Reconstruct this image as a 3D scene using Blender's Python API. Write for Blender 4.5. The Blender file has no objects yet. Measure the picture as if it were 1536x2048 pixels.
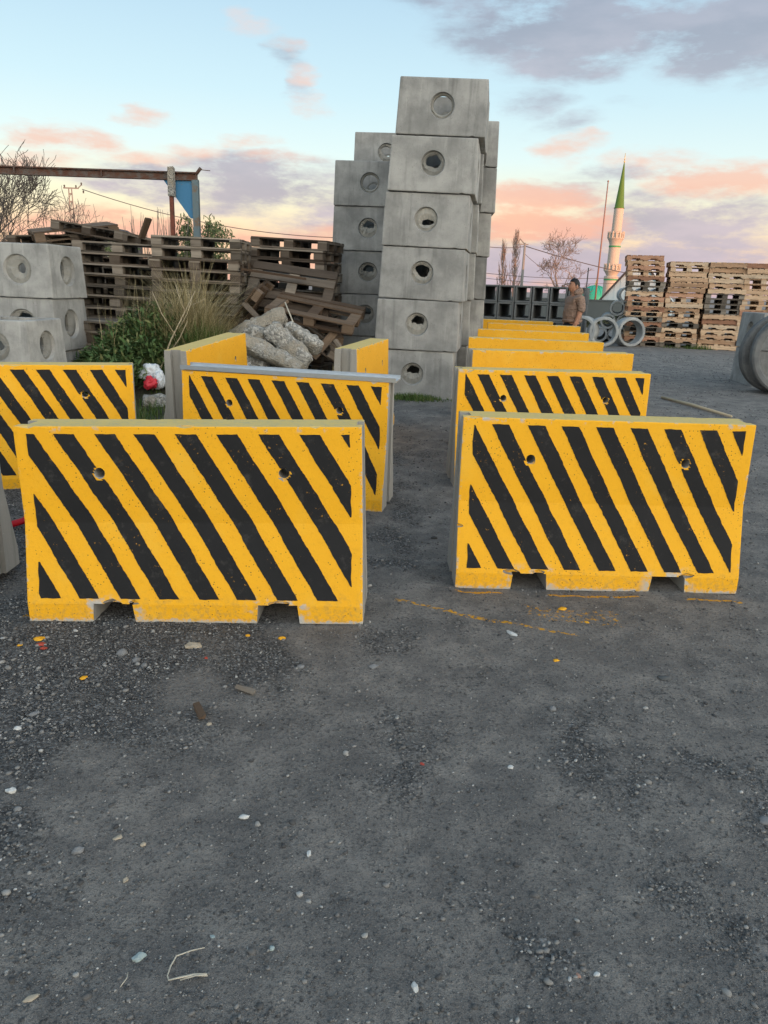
import bpy, bmesh, math, random
import numpy as np
from mathutils import Vector, Matrix, Euler, noise as mnoise
from math import sin, cos, pi, radians as R

C = bpy.context.scene.collection
scene = bpy.context.scene

# ------------------------------------------------------------------ camera
cam_d = bpy.data.cameras.new('camera'); cam = bpy.data.objects.new('camera', cam_d); C.objects.link(cam)
cam_d.sensor_fit = 'HORIZONTAL'; cam_d.sensor_width = 36.0; cam_d.lens = 36.0*1500/1536
cam_d.clip_start = 0.05; cam_d.clip_end = 6000
PITCH, ROLL = R(16.7), R(2.0)
r0 = Vector((1, 0, 0)); f0 = Vector((0, cos(PITCH), -sin(PITCH))); u0 = Vector((0, sin(PITCH), cos(PITCH)))
rx = r0*cos(ROLL)+u0*sin(ROLL); ux = u0*cos(ROLL)-r0*sin(ROLL)
cam.matrix_world = Matrix(((rx.x, ux.x, -f0.x, 0), (rx.y, ux.y, -f0.y, 0), (rx.z, ux.z, -f0.z, 1.55), (0, 0, 0, 1)))
scene.camera = cam
vs = scene.view_settings
vs.view_transform = 'Standard'; vs.look = 'None'; vs.exposure = 0.2; vs.gamma = 1.0
vs.use_curve_mapping = False

SUN_DIR = Vector((0.55, -0.83, math.tan(R(3.2)))).normalized()
SUN_EL = math.asin(SUN_DIR.z); SUN_ROT = math.atan2(SUN_DIR.x, SUN_DIR.y)


# ------------------------------------------------------------------ node helper
class N:
    """compact node-tree writer"""
    def __init__(s, tree): s.t = tree; s.n = tree.nodes; s.l = tree.links
    def new(s, typ, **kw):
        n = s.n.new(typ)
        for k, v in kw.items(): setattr(n, k, v)
        return n
    def put(s, sock, v):
        if isinstance(v, bpy.types.NodeSocket): s.l.new(v, sock)
        elif v is not None:
            if sock.type == 'RGBA' and len(v) == 3: v = (*v, 1)
            sock.default_value = v
    def m(s, op, a, b=None, c=None, clamp=False):
        n = s.new('ShaderNodeMath', operation=op, use_clamp=clamp)
        s.put(n.inputs[0], a); s.put(n.inputs[1], b)
        if c is not None: s.put(n.inputs[2], c)
        return n.outputs[0]
    def mix(s, f, a, b, blend='MIX'):
        n = s.new('ShaderNodeMix', data_type='RGBA', blend_type=blend)
        s.put(n.inputs[0], f); s.put(n.inputs[6], a); s.put(n.inputs[7], b)
        return n.outputs[2]
    def step(s, v, lo, hi, o0=0.0, o1=1.0):
        n = s.new('ShaderNodeMapRange', interpolation_type='SMOOTHSTEP')
        s.put(n.inputs[0], v); s.put(n.inputs[1], lo); s.put(n.inputs[2], hi); s.put(n.inputs[3], o0); s.put(n.inputs[4], o1)
        return n.outputs[0]
    def noise(s, vec, scale, detail=4, rough=0.55, col=False):
        n = s.new('ShaderNodeTexNoise'); s.put(n.inputs['Vector'], vec)
        s.put(n.inputs['Scale'], scale); n.inputs['Detail'].default_value = detail; n.inputs['Roughness'].default_value = rough
        return n.outputs['Color'] if col else n.outputs['Fac']
    def vor(s, vec, scale, feature='F1', out='Distance'):
        n = s.new('ShaderNodeTexVoronoi', feature=feature); s.put(n.inputs['Vector'], vec); s.put(n.inputs['Scale'], scale)
        return n.outputs[out]
    def ramp(s, f, stops, mode='LINEAR'):
        n = s.new('ShaderNodeValToRGB'); n.color_ramp.interpolation = mode; e = n.color_ramp.elements
        while len(e) < len(stops): e.new(0.5)
        for i, (p, c) in enumerate(stops): e[i].position = p; e[i].color = (*c, 1) if len(c) == 3 else c
        s.put(n.inputs[0], f); return n.outputs[0]
    def sep(s, v):
        n = s.new('ShaderNodeSeparateXYZ'); s.put(n.inputs[0], v); return n.outputs
    def comb(s, x, y, z):
        n = s.new('ShaderNodeCombineXYZ')
        for i, v in enumerate((x, y, z)): s.put(n.inputs[i], v)
        return n.outputs[0]
    def vm(s, op, a, b):
        n = s.new('ShaderNodeVectorMath', operation=op); s.put(n.inputs[0], a); s.put(n.inputs[1], b); return n.outputs[0]
    def obj(s): return s.new('ShaderNodeTexCoord').outputs['Object']
    def objn(s): return s.new('ShaderNodeTexCoord').outputs['Normal']
    def rnd(s): return s.new('ShaderNodeObjectInfo').outputs['Random']
    def island(s): return s.new('ShaderNodeNewGeometry').outputs['Random Per Island']
    def attr(s, name, typ='GEOMETRY', out='Fac'):
        n = s.new('ShaderNodeAttribute', attribute_type=typ, attribute_name=name); return n.outputs[out]
    def bump(s, h, dist=0.01, strength=1.0, nrm=None):
        n = s.new('ShaderNodeBump'); s.put(n.inputs['Height'], h); n.inputs['Distance'].default_value = dist
        n.inputs['Strength'].default_value = strength
        if nrm is not None: s.put(n.inputs['Normal'], nrm)
        return n.outputs[0]


def material(name, fn):
    m = bpy.data.materials.new(name); m.use_nodes = True
    t = m.node_tree; t.nodes.clear(); g = N(t)
    o = g.new('ShaderNodeOutputMaterial'); b = g.new('ShaderNodeBsdfPrincipled')
    t.links.new(b.outputs[0], o.inputs[0])
    b.inputs['Roughness'].default_value = 0.85; b.inputs['Specular IOR Level'].default_value = 0.3
    r = fn(g)
    for k, v in r.items(): g.put(b.inputs[k], v)
    return m


# ------------------------------------------------------------------ sky (world)
def build_world():
    w = bpy.data.worlds.new('World'); scene.world = w; w.use_nodes = True
    t = w.node_tree; t.nodes.clear(); g = N(t)
    out = g.new('ShaderNodeOutputWorld'); bg = g.new('ShaderNodeBackground'); t.links.new(bg.outputs[0], out.inputs[0])
    d = g.new('ShaderNodeTexCoord').outputs['Generated']
    x, y, z = g.sep(d)
    az = g.m('MULTIPLY', g.m('ARCTAN2', x, y), 57.2958); el = g.m('MULTIPLY', g.m('ARCSINE', z), 57.2958)
    sky = g.new('ShaderNodeTexSky'); sky.sky_type = 'NISHITA'; sky.sun_disc = False
    sky.sun_elevation = SUN_EL; sky.sun_rotation = SUN_ROT; sky.altitude = 50; sky.air_density = 1.0; sky.dust_density = 1.5
    base = g.ramp(g.m('DIVIDE', el, 90.0), [(0.0, (0.76, 0.42, 0.33)), (0.033, (0.84, 0.60, 0.40)), (0.062, (0.78, 0.74, 0.55)), (0.095, (0.62, 0.755, 0.765)),
                                          (0.135, (0.50, 0.68, 0.765)), (0.20, (0.39, 0.565, 0.70)), (0.45, (0.27, 0.44, 0.61)), (1.0, (0.20, 0.33, 0.49))])
    # sunset side (behind the camera): brighter and warmer towards the sun
    sd = g.m('ADD', g.m('MULTIPLY', x, 0.552), g.m('MULTIPLY', y, -0.834))
    glow = g.m('MULTIPLY', g.step(sd, -0.35, 1.0), g.step(el, 65.0, 0.0))
    base = g.mix(1.0, base, g.mix(glow, (0, 0, 0), (3.15, 2.78, 2.28)), 'ADD')
    base = g.mix(1.0, base, g.mix(1.0, sky.outputs[0], (0.05, 0.05, 0.05), 'MULTIPLY'), 'ADD')
    # clouds
    sv = g.comb(x, y, g.m('MULTIPLY', z, 3.2))
    wob = g.noise(sv, 6.0, 5, 0.6, col=True)
    wr, wg, wb = g.sep(wob)
    az2 = g.m('ADD', az, g.m('MULTIPLY', g.m('SUBTRACT', wr, 0.5), 9.0))
    el2 = g.m('ADD', el, g.m('MULTIPLY', g.m('SUBTRACT', wg, 0.5), 4.0))
    fb = g.noise(sv, 13.0, 8, 0.64); fb2 = g.noise(g.vm('ADD', sv, (3.1, 1.7, 0.4)), 7.5, 6, 0.58)

    def blobs(lst):
        acc = None
        for a, e, wa, we, k in lst:
            u = g.m('DIVIDE', g.m('SUBTRACT', az2, a), wa); v = g.m('DIVIDE', g.m('SUBTRACT', el2, e), we)
            q = g.m('MULTIPLY', g.m('SUBTRACT', 1.0, g.m('ADD', g.m('MULTIPLY', u, u), g.m('MULTIPLY', v, v)), clamp=True), k)
            acc = q if acc is None else g.m('MAXIMUM', acc, q)
        return acc
    far = g.step(g.m('ABSOLUTE', az), 27.0, 40.0)          # beyond the masses named below the same weather goes on
    field = g.m('MULTIPLY', far, g.m('MULTIPLY', g.step(fb2, 0.45, 0.75), g.step(el, 60.0, 8.0)))
    grey = g.m('MAXIMUM', field, blobs([(12, 16.2, 11.5, 3.2, 1.1), (3, 17.9, 6, 1.7, .7), (21.5, 15.2, 6, 3.6, 1.2), (9, 12.4, 3.4, 1.5, .5), (10.5, 10.9, 3.6, 1.1, .45), (15, 11.8, 2.5, .7, .3),
                       (-7, 14.1, 2.2, 1.7, .5), (-6.6, 12.3, 1.3, 1.0, .45), (-9.5, 6.6, 8.5, 2.3, .95), (-18, 6.1, 6.5, 1.2, .8), (-5, 4.6, 5.5, 2.0, .8), (15, 1.5, 22, 3.4, 1.1),
                       (19, 4.4, 11, 2.6, 1.0), (12, 6.6, 5, .9, .7), (15.5, 7.6, 6, .9, .6), (-12, 5.0, 5, .8, .6)]))
    pink = blobs([(-9.6, 15.7, 3.0, .9, .65), (-6.6, 14.7, 2.0, .9, .6), (-6.3, 13.0, 1.7, .9, .75), (-5.7, 11.5, 2.2, 1.0, .6), (-16.6, 10.3, 2.4, .7, .7), (-22, 8.5, 4.4, 1.2, .95), (-18, 7.4, 4.5, .9, .7),
                  (-10, 9.1, 3.2, .9, .8), (-14, 8.2, 3.5, 1.0, .6), (9, 6.3, 6, 1.2, 1.0), (10, 4.6, 7, 1.5, 1.25), (21, 7.2, 6.5, 1.6, 1.1), (17.5, 8.6, 4, 1.0, .7), (11.5, 9.5, 3.2, .8, .75), (12, 8.6, 3, .6, .5),
                  (-18, 3.1, 13, 1.5, 1.15), (-24, 7.0, 4, 1.0, .7), (-4, 3.2, 6, 1.2, .7), (-3, 2.4, 8, 1.2, .7), (-8, 8.0, 3.5, .9, .7)])
    bd = g.m('ADD', g.m('MULTIPLY', fb, 3.1), -1.0)
    gd = g.step(g.m('MULTIPLY', grey, g.m('ADD', 0.3, bd)), 0.04, 0.85)
    pd = g.step(g.m('MULTIPLY', pink, g.m('ADD', 0.3, bd)), 0.04, 1.0)
    gcol = g.ramp(g.m('DIVIDE', el, 30.0), [(0.0, (0.43, 0.40, 0.49)), (0.2, (0.43, 0.40, 0.46)), (0.4, (0.40, 0.42, 0.49)), (0.6, (0.28, 0.33, 0.42))])
    gcol = g.mix(g.step(fb2, 0.38, 0.72), gcol, g.mix(1.0, gcol, (1.28, 1.2, 1.16), 'MULTIPLY'))
    pcol = g.ramp(g.m('DIVIDE', el, 18.0), [(0.0, (0.80, 0.42, 0.33)), (0.28, (0.88, 0.48, 0.34)), (0.5, (0.82, 0.57, 0.47)), (1.0, (0.74, 0.63, 0.61))])
    c = g.mix(g.m('MULTIPLY', gd, 0.9), base, gcol)
    c = g.mix(g.m('MULTIPLY', pd, 0.88), c, pcol)
    c = g.mix(g.step(el, 0.0, -4.0), c, (0.12, 0.12, 0.12))
    t.links.new(c, bg.inputs[0]); bg.inputs[1].default_value = 1.0
build_world()

sun_d = bpy.data.lights.new('sun', 'SUN'); sun_d.energy = 5.0; sun_d.angle = R(0.53); sun_d.color = (1.0, 0.34, 0.10)
sun = bpy.data.objects.new('sun', sun_d); C.objects.link(sun)
sun.rotation_euler = SUN_DIR.to_track_quat('Z', 'Y').to_euler(); sun.location = (40, -60, 30)


# ------------------------------------------------------------------ object helpers
def tag(o, label=None, cat=None, group=None, kind=None):
    if label: o['label'] = label
    if cat: o['category'] = cat
    if group: o['group'] = group
    if kind: o['kind'] = kind
    return o


def empty(name, loc=(0, 0, 0), rot=(0, 0, 0)):
    o = bpy.data.objects.new(name, None); C.objects.link(o); o.location = loc; o.rotation_euler = rot
    o.empty_display_size = 0.2
    return o


def link(name, mesh, parent=None, loc=(0, 0, 0), rot=(0, 0, 0)):
    o = bpy.data.objects.new(name, mesh); C.objects.link(o)
    if parent: o.parent = parent
    o.location = loc; o.rotation_euler = rot
    return o


class MB:
    """collects shapes; .mesh() makes one mesh datablock"""
    def __init__(s): s.v = []; s.f = []
    def add(s, verts, faces):
        k = len(s.v); s.v += [tuple(p) for p in verts]; s.f += [tuple(i+k for i in f) for f in faces]
    def box(s, c, d, M=None, j=0.0, rnd=random):
        vs = []
        for sx, sy, sz in ((-1, -1, -1), (1, -1, -1), (1, 1, -1), (-1, 1, -1), (-1, -1, 1), (1, -1, 1), (1, 1, 1), (-1, 1, 1)):
            p = Vector((c[0]+sx*d[0]/2+rnd.uniform(-j, j), c[1]+sy*d[1]/2+rnd.uniform(-j, j), c[2]+sz*d[2]/2+rnd.uniform(-j, j)))
            vs.append(M @ p if M else p)
        s.add(vs, [(0, 3, 2, 1), (4, 5, 6, 7), (0, 1, 5, 4), (1, 2, 6, 5), (2, 3, 7, 6), (3, 0, 4, 7)])
    def tube(s, pts, rad, n=6, cap=True):
        pts = [Vector(p) for p in pts]; k = len(pts)
        rs = rad if isinstance(rad, (list, tuple)) else [rad]*k
        vs = []; fs = []; up = None
        for i, p in enumerate(pts):
            t = (pts[min(i+1, k-1)]-pts[max(i-1, 0)]).normalized()
            if up is None: up = t.orthogonal().normalized()
            else:
                up = (up-t*up.dot(t)); up = up.normalized() if up.length > 1e-6 else t.orthogonal().normalized()
            b = t.cross(up)
            for a in range(n):
                q = 2*pi*a/n; vs.append(p+(up*cos(q)+b*sin(q))*rs[i])
        for i in range(k-1):
            for a in range(n):
                a2 = (a+1) % n; fs.append((i*n+a, i*n+a2, (i+1)*n+a2, (i+1)*n+a))
        if cap:
            fs.append(tuple(reversed(range(n)))); fs.append(tuple((k-1)*n+a for a in range(n)))
        s.add(vs, fs)
    def lathe(s, prof, n=24, M=None, closed=False):
        vs = []; fs = []; k = len(prof)
        for r, z in prof:
            for a in range(n):
                q = 2*pi*a/n; p = Vector((r*cos(q), r*sin(q), z)); vs.append(M @ p if M else p)
        for i in range(k if closed else k-1):
            i2 = (i+1) % k
            for a in range(n):
                a2 = (a+1) % n; fs.append((i*n+a, i*n+a2, i2*n+a2, i2*n+a))
        s.add(vs, fs)
    def prism(s, poly, x0, x1):
        """polygon in (y,z) extruded along x"""
        n = len(poly)
        vs = [(x0, y, z) for y, z in poly]+[(x1, y, z) for y, z in poly]
        fs = [tuple(range(n)), tuple(reversed(range(n, 2*n)))]+[(i, n+i, n+(i+1) % n, (i+1) % n) for i in range(n)]
        s.add(vs, fs)
    def mesh(s, name, mat=None, smooth=False, fix=True, angle=None):
        me = bpy.data.meshes.new(name); me.from_pydata(s.v, [], s.f)
        if fix:
            bm = bmesh.new(); bm.from_mesh(me); bmesh.ops.recalc_face_normals(bm, faces=bm.faces); bm.to_mesh(me); bm.free()
        if mat: me.materials.append(mat)
        if smooth:
            me.polygons.foreach_set('use_smooth', [True]*len(me.polygons))
            if angle: me.set_sharp_from_angle(angle=angle)
        return me


def np_mesh(name, V, F, mat=None, smooth=False):
    """V (n,3) array, F (m,k) array of equal-sized faces"""
    me = bpy.data.meshes.new(name); m, k = F.shape
    me.vertices.add(len(V)); me.vertices.foreach_set('co', np.ascontiguousarray(V, np.float32).ravel())
    me.loops.add(m*k); me.loops.foreach_set('vertex_index', np.ascontiguousarray(F, np.int32).ravel())
    me.polygons.add(m); me.polygons.foreach_set('loop_start', np.arange(0, m*k, k, dtype=np.int32))
    if smooth: me.polygons.foreach_set('use_smooth', np.ones(m, bool))
    me.update(calc_edges=True); me.validate()
    if mat: me.materials.append(mat)
    return me


def evaluated(me, mods, name):
    """a copy of mesh me after modifiers set up by mods(object)"""
    o = bpy.data.objects.new('tmp', me); C.objects.link(o); extra = mods(o) or []
    dg = bpy.context.evaluated_depsgraph_get(); dg.update()
    res = bpy.data.meshes.new_from_object(o.evaluated_get(dg)); res.name = name
    bpy.data.objects.remove(o)
    for e in extra: bpy.data.objects.remove(e)
    return res


def boolean(me, cutters, name):
    def mods(o):
        ex = []
        for c in cutters:
            co = bpy.data.objects.new('cut', c); C.objects.link(co); ex.append(co)
            m = o.modifiers.new('b', 'BOOLEAN'); m.operation = 'DIFFERENCE'; m.solver = 'EXACT'; m.object = co
        return ex
    return evaluated(me, mods, name)


def bevelled(me, width, seg=1, angle=30):
    bm = bmesh.new(); bm.from_mesh(me)
    ed = [e for e in bm.edges if len(e.link_faces) == 2 and e.calc_face_angle(0) > R(angle)]
    bmesh.ops.bevel(bm, geom=ed, offset=width, segments=seg, affect='EDGES', profile=0.6, clamp_overlap=True)
    bm.to_mesh(me); bm.free(); return me


def fbm(x, y, s, seed=0.0, o=4):
    return mnoise.fractal(Vector((x*s+seed, y*s-seed, seed*1.3)), 1.0, 2.0, o)


def sstep(a, b, x):
    t = min(1, max(0, (x-a)/(b-a))); return t*t*(3-2*t)


def ground_z(x, y):
    """the lie of the yard: a slight rise beyond the first barriers and two low mounds under the weeds and the debris"""
    z = 0.1*sstep(4.6, 7.4, y)
    z += 0.037*(x+.87)*sstep(-2.6, -1.9, x)*sstep(.55, .0, x)*sstep(2.5, 3.1, y)*sstep(4.6, 3.9, y)
    z += 0.66*math.exp(-((x+3.0)/0.95)**2-((y-9.9)/0.75)**2)
    z += 0.42*math.exp(-((x+1.5)/0.75)**2-((y-10.7)/0.8)**2)
    return z


# ------------------------------------------------------------------ materials
def f_ground(g):
    p = g.obj(); loose = g.attr('loose'); x, y, z = g.sep(p)
    n1 = g.noise(p, 1.3, 5, 0.6); n2 = g.noise(p, 9.0, 5, 0.65); n3 = g.noise(p, 70.0, 4, 0.7); n4 = g.noise(p, 260.0, 3, 0.7)
    v1 = g.new('ShaderNodeTexVoronoi'); g.put(v1.inputs['Vector'], p); v1.inputs['Scale'].default_value = 105.0
    v2 = g.new('ShaderNodeTexVoronoi'); g.put(v2.inputs['Vector'], p); v2.inputs['Scale'].default_value = 240.0
    n5 = g.noise(p, 3.8, 5, 0.65)
    dust = g.mix(n1, (0.275, 0.259, 0.239), (0.350, 0.327, 0.297)); dust = g.mix(g.step(n5, 0.60, 0.40), dust, g.mix(1.0, dust, (0.70, 0.71, 0.73), 'MULTIPLY'))
    dust = g.mix(g.step(n2, 0.35, 0.7), g.mix(1.0, dust, (0.74, 0.75, 0.77), 'MULTIPLY'), dust)
    dust = g.mix(g.m('MULTIPLY', g.step(n3, 0.50, 0.66), 0.7), dust, (0.070, 0.072, 0.076))
    dust = g.mix(g.m('MULTIPLY', g.step(n4, 0.54, 0.66), 0.65), dust, (0.06, 0.062, 0.065)); dust = g.mix(g.m('MULTIPLY', g.step(n4, 0.44, 0.32), 0.6), dust, (0.36, 0.35, 0.335))
    cell = g.sep(v1.outputs['Color'])[0]
    grav = g.ramp(cell, [(0.0, (0.052, 0.053, 0.055)), (0.45, (0.100, 0.101, 0.102)), (0.75, (0.16, 0.159, 0.157)), (0.93, (0.22, 0.22, 0.22)), (1.0, (0.34, 0.34, 0.34))])
    lf = g.step(g.m('ADD', loose, g.m('MULTIPLY', g.m('SUBTRACT', n3, 0.5), 0.9)), 0.36, 0.66)
    col = g.mix(lf, dust, grav)
    col = g.mix(g.m('MULTIPLY', g.step(g.sep(v2.outputs['Color'])[1], 0.975, 0.99), g.m('MULTIPLY', g.step(n2, 0.45, 0.62), 0.5)), col, (0.26, 0.26, 0.25))
    # yellow overspray and drips left by the painting of the barriers (x along, y across)
    def line(x0, x1, y0, slope, w, dens):
        yy = g.m('SUBTRACT', y, g.m('ADD', y0, g.m('MULTIPLY', g.m('SUBTRACT', x, x0), slope)))
        yy = g.m('ADD', yy, g.m('MULTIPLY', g.m('SUBTRACT', n2, 0.5), 0.07))
        a = g.step(g.m('ABSOLUTE', yy), w, w*0.35)
        b = g.m('MULTIPLY', g.step(x, x0-.02, x0+.03), g.step(x, x1+.02, x1-.03))
        return g.m('MULTIPLY', g.m('MULTIPLY', a, b), dens)
    acc = None
    for L in ((0.38, 0.66, 3.725, 0.0, 0.020, .95), (0.88, 1.40, 3.735, -0.01, 0.020, .9), (1.62, 1.95, 3.73, 0.0, 0.018, .9), (0.05, 0.95, 3.52, -0.30, 0.030, .75), (0.72, 1.22, 3.50, -0.1, 0.17, .62),
              (-1.75, -1.62, 3.32, 0.1, 0.03, .8), (0.1, 0.5, 3.82, -0.2, 0.05, .4)):
        q = line(*L); acc = q if acc is None else g.m('MAXIMUM', acc, q)
    nn = g.noise(p, 38.0, 5, 0.75)
    ym = g.step(g.m('ADD', g.m('MULTIPLY', acc, 0.50), g.m('MULTIPLY', nn, 1.0)), 0.84, 0.92)
    col = g.mix(ym, col, (0.72, 0.36, 0.03))
    # green tinge where weeds root
    wv = g.attr('weedy')
    col = g.mix(g.m('MULTIPLY', wv, 0.8), col, g.mix(n2, (0.05, 0.06, 0.025), (0.10, 0.085, 0.05)))
    h = g.m('ADD', g.m('MULTIPLY', n2, 0.9), g.m('ADD', g.m('MULTIPLY', n3, 0.85), g.m('MULTIPLY', n4, 0.34)))
    hg = g.m('MULTIPLY', g.m('SUBTRACT', 0.6, v1.outputs['Distance']), g.m('MULTIPLY', lf, 0.7))
    return {'Base Color': col, 'Roughness': 0.92, 'Normal': g.bump(g.m('ADD', h, hg), 0.026, 1.0), 'Specular IOR Level': 0.25}


def f_barrier(striped=True, bare=False):
    def f(g):
        p = g.obj(); n = g.objn(); nx, ny, nz = g.sep(n); x, y, z = g.sep(p); rnd = g.rnd()
        q = g.vm('ADD', p, g.comb(g.m('MULTIPLY', rnd, 37.0), 0.0, g.m('MULTIPLY', rnd, 11.0)))
        n1 = g.noise(q, 5.0, 5, 0.6); n2 = g.noise(q, 40.0, 4, 0.7); n3 = g.noise(q, 170.0, 3, 0.7)
        st = g.noise(g.vm('MULTIPLY', q, (14.0, 14.0, 1.4)), 1.0, 5, 0.65)
        conc = g.mix(st, (0.21, 0.205, 0.19), (0.36, 0.355, 0.335))
        conc = g.mix(g.m('MULTIPLY', g.step(st, 0.55, 0.72), 0.45), conc, (0.13, 0.13, 0.12))
        conc = g.mix(g.m('MULTIPLY', g.step(n2, 0.58, 0.75), 0.4), conc, (0.46, 0.455, 0.43))
        yel = g.mix(n1, (0.80, 0.385, 0.008), (0.86, 0.445, 0.014)) if striped else g.mix(n1, (0.70, 0.345, 0.010), (0.79, 0.405, 0.018))
        yel = g.mix(g.m('MULTIPLY', g.step(n2, 0.5, 0.75), 0.28 if striped else .5), yel, (0.56, 0.25, 0.01))
        pits = g.vor(q, 60.0); pm = g.m('MULTIPLY', g.step(pits, 0.20, 0.12), g.step(g.noise(q, 7.0, 3), 0.46, 0.60))
        yel = g.mix(pm, yel, (0.12, 0.07, 0.02))
        blot = g.noise(g.vm('ADD', q, (7.0, 3.0, 1.0)), 2.2, 5, 0.7)
        yel = g.mix(g.m('MULTIPLY', g.step(blot, 0.52, 0.70), 0.30), yel, (0.80, 0.50, 0.07)); yel = g.mix(g.m('MULTIPLY', g.step(n3, 0.60, 0.72), 0.25), yel, (0.38, 0.20, 0.02))
        grime = g.m('MULTIPLY', g.step(g.m('ADD', z, g.m('MULTIPLY', n1, 0.20)), 0.30, 0.08), g.step(n2, 0.42, 0.68)); yel = g.mix(g.m('MULTIPLY', grime, 0.55), yel, (0.33, 0.24, 0.10))
        scuf = g.m('MULTIPLY', g.step(g.noise(g.vm('MULTIPLY', q, (5.0, 5.0, 28.0)), 1.0, 5, 0.7), 0.66, 0.74), g.step(blot, 0.40, 0.60)); yel = g.mix(g.m('MULTIPLY', scuf, 0.45), yel, (0.36, 0.30, 0.17))
        wear = g.step(g.m('ADD', g.m('MULTIPLY', n2, 0.55), g.m('MULTIPLY', n1, 0.5)), 0.66, 0.74)
        top = g.mix(n1, (0.56, 0.40, 0.12), (0.66, 0.50, 0.19)); top = g.mix(g.m('MULTIPLY', g.step(n2, 0.45, 0.7), 0.6), top, (0.38, 0.35, 0.22))
        top = g.mix(wear, top, (0.26, 0.26, 0.23))
        # paint missing at the foot, along the upper arris and in chips
        foot = g.step(g.m('ADD', z, g.m('MULTIPLY', g.m('SUBTRACT', n2, 0.5), 0.09)), 0.022, 0.002)
        edge = g.m('MULTIPLY', g.step(z, 0.885, 0.915), g.step(g.noise(q, 11.0, 4, 0.7), 0.56, 0.66))
        nd = g.m('MINIMUM', g.m('ABSOLUTE', g.m('ADD', x, 0.375)), g.m('ABSOLUTE', g.m('SUBTRACT', x, 0.385)))
        notch = g.m('MULTIPLY', g.m('MULTIPLY', g.step(nd, 0.17, 0.10), g.step(z, 0.16, 0.09)), g.step(g.noise(q, 13.0, 5, 0.7), 0.48, 0.60))
        ends = g.m('MULTIPLY', g.step(g.m('ABSOLUTE', x), 0.755, 0.775), g.step(g.noise(q, 19.0, 5, 0.75), 0.55, 0.62))
        miss = g.m('MAXIMUM', g.m('MAXIMUM', foot, edge), g.m('MAXIMUM', notch, ends))
        pale = g.mix(n2, (0.30, 0.30, 0.28), (0.58, 0.57, 0.54))
        face = g.mix(miss, yel, pale)
        isface = g.m('MULTIPLY', g.step(g.m('ABSOLUTE', ny), 0.70, 0.90), g.step(g.m('ABSOLUTE', y), 0.060, 0.085))
        istop = g.m('MULTIPLY', g.step(nz, 0.6, 0.85), g.step(z, 0.86, 0.88))
        col = conc
        if not bare:
            col = g.mix(isface, conc, face); col = g.mix(istop, col, top)
        h = g.m('ADD', g.m('MULTIPLY', n2, 0.6), g.m('ADD', g.m('MULTIPLY', n3, 0.35), g.m('MULTIPLY', n1, 0.8)))
        return {'Base Color': col, 'Roughness': g.mix(isface, (0.9, 0.9, 0.9), (0.62, 0.62, 0.62)), 'Normal': g.bump(h, 0.004, 0.6)}
    return f


def f_stripe(g):
    p = g.obj(); rnd = g.rnd(); q = g.vm('ADD', p, g.comb(g.m('MULTIPLY', rnd, 21.0), 0.0, 0.0))
    n1 = g.noise(q, 4.0, 4, 0.6); n2 = g.noise(q, 60.0, 4, 0.75); n3 = g.noise(q, 7.0, 3, 0.6)
    col = g.mix(n1, (0.010, 0.0105, 0.012), (0.021, 0.0215, 0.023))
    fl = g.m('MULTIPLY', g.step(n2, 0.62, 0.69), g.step(n3, 0.50, 0.64)); col = g.mix(g.m('MULTIPLY', g.step(g.noise(q, 11.0, 5, 0.75), 0.54, 0.72), 0.55), col, (0.062, 0.060, 0.056))
    col = g.mix(fl, col, (0.55, 0.28, 0.03))
    h = g.m('ADD', g.m('MULTIPLY', g.noise(q, 40.0, 4, 0.7), 0.6), g.m('MULTIPLY', g.noise(q, 170.0, 3, 0.7), 0.35))
    return {'Base Color': col, 'Roughness': 0.7, 'Specular IOR Level': 0.2, 'Normal': g.bump(h, 0.004, 0.5)}


def f_concrete(a, b, stain=0.5, streak=1.0, rough_bump=0.006, tint=None):
    def f(g):
        p = g.obj(); rnd = g.rnd(); q = g.vm('ADD', p, g.comb(g.m('MULTIPLY', rnd, 53.0), g.m('MULTIPLY', rnd, 17.0), g.m('MULTIPLY', rnd, 29.0)))
        x, y, z = g.sep(p)
        n1 = g.noise(q, 2.6, 6, 0.62); n2 = g.noise(q, 22.0, 5, 0.7); n3 = g.noise(q, 110.0, 3, 0.7)
        st = g.noise(g.vm('MULTIPLY', q, (11.0, 11.0, 0.9)), 1.0, 6, 0.65)
        col = g.mix(g.step(n1, 0.3, 0.7), a, b)
        col = g.mix(g.m('MULTIPLY', g.step(st, 0.50, 0.72), stain*streak), col, tuple(c*0.5 for c in a))
        col = g.mix(g.m('MULTIPLY', g.step(st, 0.42, 0.26), 0.35*streak), col, tuple(min(.6, c*1.45) for c in b))
        col = g.mix(g.m('MULTIPLY', g.step(n2, 0.55, 0.8), 0.4), col, tuple(c*0.62 for c in a))
        pit = g.m('MULTIPLY', g.step(g.vor(q, 34.0), 0.15, 0.07), g.step(g.noise(q, 6.0, 2), 0.45, 0.62))
        col = g.mix(g.m('MULTIPLY', pit, 0.75), col, tuple(c*0.3 for c in a))
        col = g.mix(1.0, col, g.mix(rnd, (0.86, 0.86, 0.86), (1.08, 1.07, 1.05)), 'MULTIPLY')
        h = g.m('ADD', g.m('MULTIPLY', n2, 0.8), g.m('ADD', g.m('MULTIPLY', n3, 0.3), g.m('MULTIPLY', pit, -0.5)))
        return {'Base Color': col, 'Roughness': 0.92, 'Normal': g.bump(h, rough_bump, 0.8)}
    return f


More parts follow.
